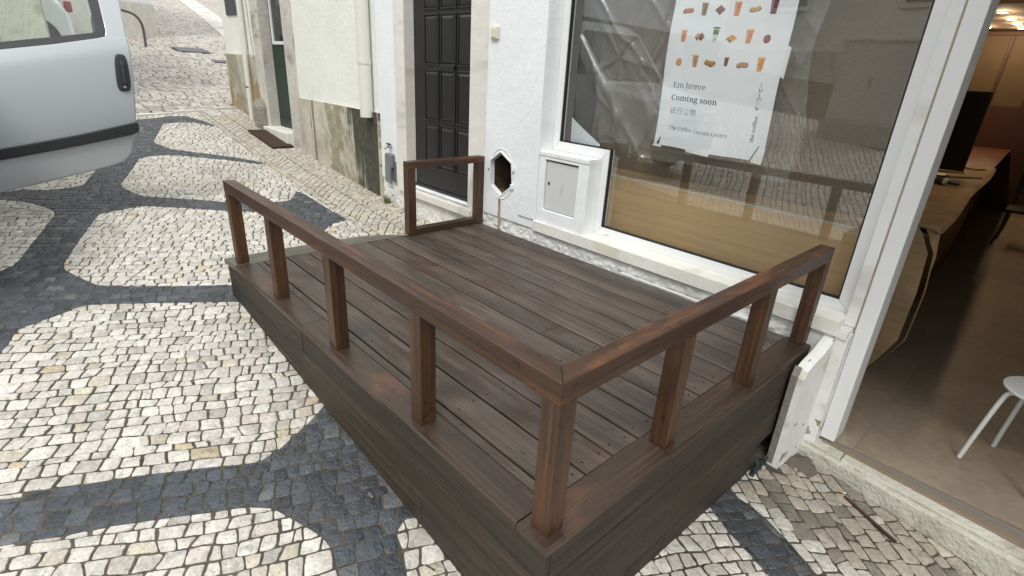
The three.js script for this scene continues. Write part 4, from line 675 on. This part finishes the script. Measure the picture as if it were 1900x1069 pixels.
  for (const y of [1.235, 3.2]) { const c = new THREE.CylinderGeometry(0.071, 0.071, 0.045, 24); c.translate(-4.542, y, z + 0.075); part(houseA, 'pipe_collar', c, pipeM); }
  part(houseA, 'pipe_bracket', box(-4.57, -4.51, 1.9, 1.93, z - 0.01, z + 0.06, 0.003), M.metal);
  part(houseA, 'rain_pipe', tube([[-8.22, 3, z + 0.05], [-8.23, 1.6, z + 0.05], [-8.26, 0.3, z + 0.06], [-8.265, 0.24, z + 0.06]], 0.04, 24, 14), pipeM); { const c = new THREE.CylinderGeometry(0.043, 0.043, 0.02, 18); c.translate(-8.25, 0.78, z + 0.057); part(houseA, 'pipe_clip', c, M.blackPlastic); }
  part(houseA, 'rain_pipe', tube([[-8.05, 3, z + 0.03], [-8.05, 1.9, z + 0.03], [-8.0, 1.2, z + 0.03]], 0.014, 10, 8), pipeM);
  part(houseA, 'wall_plaque', box(-8.99, -8.42, 1.77, 2.3, z - 0.005, z + 0.02, 0.004), mat([0.07, 0.072, 0.078], 0.7));
}
{ // door mat on the slope
  const c = [-7.09, -1.74], g = new THREE.BoxGeometry(0.92, 0.022, 0.28, 40, 1, 12), p = g.attributes.position;
  for (let i = 0; i < p.count; i++) { const x = p.getX(i) + c[0], z = p.getZ(i) + c[1]; p.setXYZ(i, x, ground(x, z) + 0.016 + p.getY(i) + 0.004 * vn(x * 9, z * 9, 2), z); } g.computeVertexNormals();
  single('door_mat', g, new THREE.MeshStandardMaterial({ map: tex(256, 256, (u, v) => { const a = fbm(u, v, 60, 60, 951, 2), b = fbm(u, v, 4, 4, 957, 3); return [74 * (0.5 + 0.8 * a) * (0.7 + 0.5 * b), 56 * (0.5 + 0.8 * a) * (0.7 + 0.5 * b), 36 * (0.5 + 0.8 * a)]; }, 0.5, 0.5), roughness: 1, bumpMap: stoneBump, bumpScale: 0.01 }), 'dark brown coir mat lying on the cobbles before the green door', 'door mat');
}
// ---------- van with its front door open ----------
{
  const van = thing('van', 'silver white van at the left with its front door wide open', 'van');
  const paint = phys([0.34, 0.365, 0.375], 0.38, { clearcoat: 0.7, clearcoatRoughness: 0.12, metalness: 0.12 }), rub = mat([0.014, 0.015, 0.017], 0.55);
  // door, laid out in its own plane: a along the door, y up
  const d = new THREE.Group(); d.name = 'front_door'; van.add(d);
  const out = [[-1.06, 0.15], [-0.638, 0.239], [-0.374, 0.294], [-0.2, 0.335], [-0.13, 0.362], [-0.085, 0.405], [-0.055, 0.47], [-0.025, 0.57], [0.008, 0.676], [0.044, 0.911], [0.066, 1.12], [0.078, 1.225], [0.075, 1.319], [0.085, 1.45], [0.098, 1.578], [0.1, 1.72], [0.06, 1.8], [-0.05, 1.83], [-0.5, 1.8], [-0.72, 1.6], [-1.06, 1.16]];
  const win = [[-0.95, 1.185], [-0.692, 1.226], [-0.396, 1.28], [-0.14, 1.328], [-0.112, 1.345], [-0.103, 1.375], [-0.1, 1.56], [-0.1, 1.68], [-0.13, 1.72], [-0.46, 1.71], [-0.66, 1.55]];
  const off = (P, k) => { const c = mid(P); return P.map(([x, y]) => [x + (x - c[0]) * k, y + (y - c[1]) * k]); };
  const seal = [[-1.02, 1.135], [-0.703, 1.182], [-0.396, 1.237], [-0.12, 1.297], [-0.075, 1.315], [-0.054, 1.36], [-0.045, 1.56], [-0.045, 1.7], [-0.09, 1.765], [-0.5, 1.755], [-0.74, 1.56]];
  const bulge = (g) => { const p = g.attributes.position; for (let i = 0; i < p.count; i++) { const y = p.getY(i); let o = -0.085 * ((y - 0.78) / 0.55) ** 2 + (y > 1.1 ? -0.02 * sst(1.1, 1.22, y) : 0); p.setZ(i, p.getZ(i) + o); } g.computeVertexNormals(); return g; };
  // skin as a fine grid clipped to the outline so that it can curve
  const skin = (pts, hole, z0, z1) => { // triangulate strips in y
    const ys = []; for (let y = 0.1; y <= 1.86; y += 0.03) ys.push(y); const pos = [];
    for (let i = 0; i < ys.length - 1; i++) {
      let b = clip(clip(pts, (x, y) => y - ys[i]), (x, y) => ys[i + 1] - y); if (b.length < 3) continue;
      const pieces = hole ? [clip(b, (x, y) => -0.53 - x), clip(b, (x, y) => x + 0.53)] : [b];
      for (const pc of pieces) if (pc.length > 2) { const s = THREE.ShapeUtils.triangulateShape(pc.map((q) => new THREE.Vector2(...q)), []); for (const t of s) for (const k of t) pos.push(pc[k][0], pc[k][1], 0); }
    }
    return pos;
  };
  const lower = [[-1.06, 0.15], ...out.slice(1, 12), [0.075, 1.319], [-0.06, 1.314], [-0.12, 1.298], [-0.396, 1.238], [-0.703, 1.183], [-1.02, 1.136], [-1.06, 1.14]];
  const upper = [[-0.05, 1.3], [0.076, 1.3], [0.075, 1.319], [0.085, 1.45], [0.098, 1.578], [0.1, 1.72], [0.06, 1.8], [-0.05, 1.83], [-0.5, 1.8], [-0.72, 1.6], [-1.06, 1.16], [-1.02, 1.137], [-0.74, 1.56], [-0.5, 1.755], [-0.09, 1.765], [-0.046, 1.7], [-0.046, 1.56], [-0.055, 1.36], [-0.066, 1.318]];
  const shell = (pts, z0, z1, b) => { const g = new THREE.ExtrudeGeometry(shp(pts), { depth: z1 - z0 - 2 * b, bevelEnabled: true, bevelSize: b, bevelThickness: b, bevelOffset: -b, bevelSegments: 3 }); g.translate(0, 0, z0 + b); return g.toNonIndexed ? g : g; };
  const fine = (g) => { // split long triangles so that the panel can bend
    let p = g.index ? g.toNonIndexed() : g, a = Array.from(p.attributes.position.array);
    const L = 0.035, far = (p, q) => Math.hypot(p[0] - q[0], p[1] - q[1], p[2] - q[2]) > L, m = (p, q) => [(p[0] + q[0]) / 2, (p[1] + q[1]) / 2, (p[2] + q[2]) / 2];
    for (let it = 0; it < 7; it++) { const o = []; let any = false; for (let i = 0; i < a.length; i += 9) {
      let [A, B, C] = [0, 3, 6].map((k) => a.slice(i + k, i + k + 3)), put = (...T) => { for (const q of T) o.push(...q); };
      const s = [far(A, B), far(B, C), far(C, A)], n = s.filter(Boolean).length; if (n) any = true;
      if (!n) put(A, B, C);
      else if (n === 3) { const x = m(A, B), y = m(B, C), z = m(C, A); put(A, x, z, x, B, y, z, y, C, x, y, z); }
      else { while (n === 1 ? !far(A, B) : far(C, A)) [A, B, C] = [B, C, A]; const x = m(A, B); if (n === 1) put(A, x, C, x, B, C); else { const y = m(B, C); put(A, x, C, x, B, y, x, y, C); } }
    } a = o; if (!any) break; }
    const n = new THREE.BufferGeometry(); n.setAttribute('position', new THREE.Float32BufferAttribute(a, 3)); return n;
  };
  const crease = (g) => { const p = g.attributes.position; for (let i = 0; i < p.count; i++) { const x = p.getX(i), y = p.getY(i), c = 1.226 + 0.204 * x, k = y - c; const yy = (y - 0.75 - 0.2 * x) / 0.55; let o = -(yy < 0 ? 0.03 : 0.075) * yy * yy; o -= 0.33 * (k + Math.sqrt(k * k + 0.0012)) / 2; p.setZ(i, p.getZ(i) + o); } return g; };
  const smooth = (g) => { const idx = new Map(), p = g.attributes.position, pos = [], ix = []; for (let i = 0; i < p.count; i++) { const k = [p.getX(i), p.getY(i), p.getZ(i)].map((v) => Math.round(v * 2e4)).join(); if (!idx.has(k)) { idx.set(k, pos.length / 3); pos.push(p.getX(i), p.getY(i), p.getZ(i)); } ix.push(idx.get(k)); } const n = new THREE.BufferGeometry(); n.setAttribute('position', new THREE.Float32BufferAttribute(pos, 3)); n.setIndex(ix); n.computeVertexNormals(); return n; };
  const panel = (pts, z0, z1, b) => { let g = crease(fine(shell(pts, z0, z1, b))); g.computeVertexNormals(); return smooth(g); };
  part(d, 'skin', panel(lower, -0.05, 0, 0.012), paint); part(d, 'window_frame', panel(upper, -0.05, -0.004, 0.01), paint);
  const sl = new THREE.ExtrudeGeometry(shp(seal, [win]), { depth: 0.03, bevelEnabled: true, bevelSize: 0.005, bevelThickness: 0.006, bevelSegments: 2 }); sl.translate(0, 0, -0.04); part(d, 'window_seal', crease(fine(sl)), rub).geometry.computeVertexNormals();
  const gl = crease(fine(new THREE.ShapeGeometry(shp(win)))); gl.translate(0, 0, -0.03); gl.computeVertexNormals(); part(d, 'window_pane', gl, phys([0.86, 0.93, 0.9], 0, { transmission: 1, thickness: 0, ior: 1.5 }));
  const strip = [[-1.05, 0.385], [-0.885, 0.42], [-0.394, 0.506], [-0.04, 0.578], [0.003, 0.595], [0.016, 0.62], [0.016, 0.665], [0.008, 0.677], [-0.377, 0.59], [-0.866, 0.5], [-1.05, 0.465]];
  part(d, 'rub_strip', panel(strip, -0.01, 0.028, 0.008), rub);
  const hp = []; for (let i = 0; i < 28; i++) { const a = i / 28 * 2 * Math.PI, e = 0.42, cx = Math.sign(Math.cos(a)) * Math.abs(Math.cos(a)) ** e * 1.12, sy = Math.sign(Math.sin(a)) * Math.abs(Math.sin(a)) ** 0.7; hp.push([-0.013 + cx * (0.04 - 0.004 * sy) + sy * 0.012, 1.052 + sy * 0.138]); }
  part(d, 'handle', panel(hp, -0.012, 0.02, 0.01), rub); const grip = panel([[-0.03, 0.97], [-0.004, 0.965], [0.012, 1.13], [-0.016, 1.14]], 0.016, 0.036, 0.007); part(d, 'handle_grip', grip, mat([0.02, 0.021, 0.023], 0.4));
  { const k = new THREE.CylinderGeometry(0.009, 0.009, 0.01, 16); k.rotateX(Math.PI / 2); k.translate(-0.02, 0.948, 0.012); part(d, 'keyhole', k, M.metal); }
  part(d, 'inner_trim', panel(off(lower, -0.08), -0.1, -0.05, 0.01), mat([0.05, 0.05, 0.055], 0.7));
  d.position.set(-4.724, 0, 0.1129); d.rotation.y = Math.PI / 2 - 0.0304; // local x runs towards the house wall, local z faces down the street
  // body, standing at the kerb side beyond the hinge
  const prof = [[-7.55, 0.25], [-3.75, 0.05], [-3.5, 0.12], [-3.42, 0.3], [-3.42, 0.62], [-3.55, 0.82], [-4.35, 0.98], [-5.0, 1.72], [-5.25, 1.84], [-7.4, 1.98], [-7.56, 1.86], [-7.6, 0.4]];
  const bz0 = 1.22, bz1 = 2.92, y0 = 0.14;
  const bg = new THREE.ExtrudeGeometry(shp(prof), { depth: bz1 - bz0 - 0.16, bevelEnabled: true, bevelSize: 0.08, bevelThickness: 0.08, bevelOffset: -0.08, bevelSegments: 4 }); bg.translate(0, y0, bz0 + 0.08); part(van, 'body', bg, paint);
  const dk = phys([0.01, 0.012, 0.014], 0.08);
  { const s = new THREE.ExtrudeGeometry(shp([[-4.62, 1.08], [-5.06, 1.62], [-6.1, 1.7], [-6.1, 1.14]]), { depth: 0.01, bevelEnabled: false }); s.translate(0, y0, bz0 - 0.006); part(van, 'side_opening', s, dk); }
  { const ws = new THREE.PlaneGeometry(1.36, 0.86); ws.rotateY(Math.PI / 2); ws.rotateZ(Math.atan2(0.65, 0.74)); const q = new THREE.Mesh(ws, dk); ws.translate(-4.665 + 0.006, 1.362 + y0 + 0.006, (bz0 + bz1) / 2); part(van, 'windscreen', ws, dk); }
  part(van, 'bumper', box(-3.5, -3.36, 0.1 + y0, 0.34 + y0, bz0 + 0.05, bz1 - 0.05, 0.05, 2, 3), rub); part(van, 'grille', box(-3.43, -3.4, 0.42 + y0, 0.56 + y0, bz0 + 0.5, bz1 - 0.5, 0.01), rub);
  for (const z of [bz0 + 0.22, bz1 - 0.22]) part(van, 'headlight', box(-3.52, -3.4, 0.5 + y0, 0.68 + y0, z - 0.16, z + 0.16, 0.04, 2, 3), phys([0.75, 0.76, 0.78], 0.1));
  for (const [x, z] of [[-4.15, bz0 + 0.09], [-6.85, bz0 + 0.09], [-4.15, bz1 - 0.09], [-6.85, bz1 - 0.09]]) {
    const w = new THREE.Group(); w.name = 'wheel'; van.add(w); const gy = ground(x, z) + 0.31;
    const ty = new THREE.TorusGeometry(0.235, 0.085, 14, 36); ty.scale(1, 1, 1.15); ty.translate(x, gy, z); part(w, 'tyre', ty, rub); const rm = new THREE.CylinderGeometry(0.17, 0.17, 0.15, 24); rm.rotateX(Math.PI / 2); rm.translate(x, gy, z); part(w, 'rim', rm, M.metal);
  }
}
// ---------- far end of the street ----------
{
  const h = thing('corner_house', 'pale plaster corner house seen through the open van door window', 'house');
  const m = new THREE.MeshStandardMaterial({ map: plTex(621, [176, 178, 158], [206, 206, 190], [150, 146, 122], 0.9), bumpMap: plBump, bumpScale: 0.02, roughness: 0.9 });
  part(h, 'wall', box(-12.6, -9.6, 0.1, 4.6, 0.2, 6.5, 0.02), m); part(h, 'roof', box(-12.8, -9.4, 4.6, 4.75, 0.0, 6.7, 0.02), mat([0.3, 0.13, 0.07], 0.9));
}
{
  const h = thing('far_house', 'white house with grey stained base at the top of the street', 'house'), g = new THREE.Group(); g.name = 'walls'; h.add(g);
  part(g, 'wall', box(-6, 0, 0.78, 6, 0, 7, 0.02), new THREE.MeshStandardMaterial({ map: plTex(631, [214, 216, 216], [230, 232, 232], [170, 172, 170], 0.9), roughness: 0.85, bumpMap: plBump, bumpScale: 0.012 }));
  part(g, 'base', box(-6.03, 0.03, -1.2, 0.78, -0.03, 7.03, 0.02), M.stoneTrim); part(g, 'roof', box(-6.2, 0.2, 6, 6.15, -0.2, 7.2, 0.02), mat([0.3, 0.13, 0.07], 0.9));
  g.position.set(-17.0, 1.5, -2.5); g.rotation.y = 0.32;
}
{
  const h = thing('street_house', 'pale house closing the side street at the very top', 'house');
  part(h, 'wall', box(-48, -42, 2, 14, -22, -2, 0.02), M.cream); part(h, 'roof', box(-48.3, -41.7, 14, 14.2, -22.3, -1.7, 0.02), mat([0.3, 0.13, 0.07], 0.9));
}
{
  const r = thing('hoop_stand', 'dark metal hoop stand in front of the far white house', 'hoop stand'), x = -15.3, gy = ground(x, -1.9);
  part(r, 'hoop', tube([[x, gy - 0.05, -1.9], [x, gy + 0.5, -1.9], [x, gy + 0.66, -1.8], [x, gy + 0.73, -1.62], [x, gy + 0.74, -1.3], [x, gy + 0.66, -1.06], [x, gy + 0.5, -0.98], [x, gy - 0.05, -0.98]], 0.028, 50, 10), mat([0.09, 0.08, 0.08], 0.5));
}
{ // parked car seen through the van window
  const c = thing('parked_car', 'white parked car whose rear wheel shows through the van window', 'car'), sx = -13.1, gy = ground(sx, 0) - 0.02, white = phys([0.72, 0.74, 0.74], 0.3, { clearcoat: 0.6, clearcoatRoughness: 0.1 });
  const prof = [[-0.62, 0.35], [-0.6, 0.85], [-0.5, 1.0], [-0.15, 1.42], [0.2, 1.5], [1.8, 1.46], [2.5, 1.0], [3.3, 0.88], [3.45, 0.6], [3.4, 0.28], [-0.5, 0.25]];
  const arch = [[-0.34, 0.25]]; const g = new THREE.ExtrudeGeometry(shp(prof), { depth: 1.5, bevelEnabled: true, bevelSize: 0.08, bevelThickness: 0.1, bevelOffset: -0.08, bevelSegments: 4 }); g.rotateY(-Math.PI / 2); g.translate(sx - 0.1, gy, 0.2); part(c, 'body', g, white);
  for (const z of [0.2, 2.75]) { const w = new THREE.Group(); w.name = 'wheel'; c.add(w); const a = new THREE.CylinderGeometry(0.4, 0.4, 0.05, 36); a.rotateZ(Math.PI / 2); a.translate(sx - 0.01, gy + 0.36, z); part(w, 'arch', a, M.blackPlastic); const t = new THREE.TorusGeometry(0.26, 0.09, 12, 32); t.rotateY(Math.PI / 2); t.translate(sx - 0.03, gy + 0.345, z); part(w, 'tyre', t, mat([0.02, 0.02, 0.02], 0.8)); const r = new THREE.CylinderGeometry(0.2, 0.2, 0.08, 24); r.rotateZ(Math.PI / 2); r.translate(sx - 0.01, gy + 0.345, z); part(w, 'rim', r, mat([0.3, 0.31, 0.32], 0.4, { metalness: 0.5 })); for (let i = 0; i < 7; i++) { const s = box(-0.01, 0.01, 0.03, 0.185, -0.018, 0.018, 0.004); s.rotateX(i * 2 * Math.PI / 7); s.translate(sx + 0.035, gy + 0.345, z); part(w, 'rim_spoke', s, M.metal); } }
  const cap = new THREE.CylinderGeometry(0.09, 0.09, 0.006, 28); cap.rotateZ(Math.PI / 2); cap.translate(sx + 0.0, gy + 0.86, 0.1); part(c, 'fuel_cap', cap, white);
  part(c, 'tail_light', box(sx - 0.3, sx - 0.02, gy + 0.86, gy + 1.05, -0.46, -0.34, 0.03, 1, 2), phys([0.3, 0.01, 0.015], 0.15));
}
for (const [x, z, w, d, l] of [[-15.1, -2.8, 0.56, 0.66, 'grey metal inspection cover in the cobbles by the far house'], [-13.7, -3.15, 0.3, 0.5, 'narrow dark drain cover by the corner of the cream house']]) {
  const g = new THREE.BoxGeometry(w, 0.03, d, 4, 1, 4), p = g.attributes.position; for (let i = 0; i < p.count; i++) { const a = p.getX(i) + x, b = p.getZ(i) + z; p.setXYZ(i, a, ground(a, b) + 0.008 + p.getY(i), b); } g.computeVertexNormals();
  single('drain_cover', g, mat([0.1, 0.1, 0.105], 0.6, { metalness: 0.3 }), l, 'drain cover');
}
// ---------- across the street, seen in the window's reflection ----------
{
  const h = thing('facing_house', 'white house with grey base across the street from the shop', 'house');
  part(h, 'wall', box(-9, 16, 1.6, 7.2, 13.2, 17, 0.02), M.cream); part(h, 'base', box(-9.03, 16.03, -3.5, 2.2, 13.17, 17.03, 0.02), M.stoneTrim);
  for (const x of [-7, -3.5, 0.5, 4, 8]) { const w = part(h, 'window', box(x - 0.5, x + 0.5, 3.4, 4.8, 13.15, 13.25, 0.01), phys([0.03, 0.035, 0.04], 0.08)); part(w, 'window_trim', slab(rect(x - 0.62, x + 0.62, 3.28, 4.92), [rect(x - 0.5, x + 0.5, 3.4, 4.8)], 13.12, 13.22), M.marble); }
  part(h, 'roof', box(-9.2, 16.2, 7.2, 7.4, 12.8, 17.2, 0.02), mat([0.3, 0.13, 0.07], 0.9));
}
{
  const c = thing('utility_cabinet', 'tall grey street cabinet standing across the street', 'cabinet'), x = -2.45, z = 6.6, gy = ground(x, z) - 0.06, g = phys([0.46, 0.47, 0.46], 0.5);
  part(c, 'plinth', box(x - 0.62, x + 0.62, gy, gy + 0.36, z - 0.3, z + 0.3, 0.01), mat([0.3, 0.31, 0.3], 0.8)); part(c, 'body', box(x - 0.55, x + 0.55, gy + 0.36, gy + 1.75, z - 0.25, z + 0.25, 0.012), g); part(c, 'lid', box(x - 0.58, x + 0.58, gy + 1.75, gy + 1.8, z - 0.28, z + 0.28, 0.012), g);
  part(c, 'door', box(x - 0.5, x - 0.004, gy + 0.42, gy + 1.7, z - 0.262, z - 0.248, 0.004), g); part(c, 'door', box(x + 0.004, x + 0.5, gy + 0.42, gy + 1.7, z - 0.262, z - 0.248, 0.004), g); part(c, 'handle', box(x + 0.03, x + 0.05, gy + 1.0, gy + 1.16, z - 0.28, z - 0.26, 0.004), M.darkMetal);
}
// ---------- small things on the ground ----------
{ // tuft of weed at the wall foot
  const t = thing('weed', 'small green tuft of weed at the wall foot beside the deck', 'weed'), g1 = mat([0.06, 0.1, 0.025], 0.7, { side: THREE.DoubleSide }), g2 = mat([0.1, 0.13, 0.04], 0.7, { side: THREE.DoubleSide });
  for (let i = 0; i < 34; i++) { const a = R() * 6.28, l = rr(0.05, 0.13), lean = rr(0.2, 1.1), w = rr(0.004, 0.009), bx = -4.22 + rr(-0.05, 0.05), bz = -1.9 + rr(-0.03, 0.03), by = ground(bx, bz) - 0.01; const g = grid(2, 6, (u, v) => { const r = l * v * Math.sin(lean * v), y = l * v * Math.cos(lean * v * 0.8), s = (u - 0.5) * w * (1 - v * 0.9) * 2; return [bx + Math.cos(a) * r - Math.sin(a) * s, by + y, bz + Math.sin(a) * r + Math.cos(a) * s]; }); part(t, 'blade', g, i % 2 ? g1 : g2); }
}
{
  const g = new THREE.CylinderGeometry(0.008, 0.006, 0.28, 8); { const p = g.attributes.position; for (let i = 0; i < p.count; i++) p.setX(i, p.getX(i) * 1.4); } g.rotateZ(Math.PI / 2); g.rotateY(-Math.atan2(0.121, 0.249)); g.translate(0.535, ground(0.535, -1.735) + 0.01, -1.735); single('wood_stick', g, M.post, 'thin brown strip of wood lying on the cobbles by the doorway', 'stick');
  const b = thing('cigarette_butt', 'cigarette butt with tan filter on the cobbles by the doorway', 'cigarette butt'); const f = new THREE.CylinderGeometry(0.004, 0.004, 0.018, 10), p = new THREE.CylinderGeometry(0.004, 0.0036, 0.012, 10); f.rotateZ(Math.PI / 2); p.rotateZ(Math.PI / 2); p.translate(0.015, 0, 0); for (const [q, n, m] of [[f, 'filter', mat([0.5, 0.28, 0.08], 0.8)], [p, 'paper', mat([0.75, 0.75, 0.72], 0.8)]]) { q.rotateY(0.4); q.translate(0.386, ground(0.386, -1.815) + 0.006, -1.815); part(b, n, q, m); }
  const tw = tube([[-0.47, ground(-0.47, 0.11) + 0.005, 0.11], [-0.45, ground(-0.45, 0.1) + 0.009, 0.104], [-0.428, ground(-0.43, 0.09) + 0.006, 0.095]], 0.0025, 8, 6); single('twig', tw, M.darkMetal, 'tiny dark twig on the pale cobbles at the deck corner', 'twig');
  const cl = thing('bottle_cap', 'crushed metal scrap lying on the dark cobbles beside the deck', 'metal scrap'); const cx = -0.865, cz = 0.115; const cg = box(cx - 0.018, cx + 0.018, ground(cx, cz) + 0.002, ground(cx, cz) + 0.011, cz - 0.007, cz + 0.007, 0.004, 0, 2); part(cl, 'shell', cg, mat([0.25, 0.22, 0.17], 0.4, { metalness: 0.7 }));
}
{ // cement smear and netting by the fin
  const g = grid(24, 24, (u, v) => { const r = v, a = u * 6.2832, R0 = 1 + 1.5 * (vfb(Math.cos(a) * 2 + 5, Math.sin(a) * 2, 71, 3) - 0.5), x = 0.185 + Math.cos(a) * r * 0.07 * R0, z = -1.86 + Math.sin(a) * r * 0.1 * R0; return [x, ground(x, z) + 0.016 * (1 - r * r) - 0.004 + 0.006 * vfb(x * 50, z * 50, 3, 2), z, x, z]; });
  single('cement_smear', g, mat([0.14, 0.12, 0.1], 0.95, { bumpMap: stoneBump, bumpScale: 0.02, side: THREE.DoubleSide }), 'dark cement smear on the cobbles at the foot of the white fin wall', 'cement');
  const n = grid(24, 18, (u, v) => { const x = 0.045 + 0.012 * vfb(u * 6, v * 6, 5, 2), z = mix(-1.66, -1.5, u), y = mix(ground(0.05, -1.6) - 0.01, ground(0.05, -1.6) + 0.08 * (0.6 + 0.4 * vn(u * 4, 1, 8)), v); return [x + 0.01 * Math.sin(u * 20 + v * 9), y, z, u, v]; });
  single('green_netting', n, mat([0.012, 0.025, 0.021], 0.8, { side: THREE.DoubleSide }), 'scrap of dark green netting stuffed between deck and fin wall', 'netting');
}

scene.traverse((o) => { if (o.isGroup && o.parent === scene && o.userData.category) rebase(o); });
renderer.render(scene, camera);
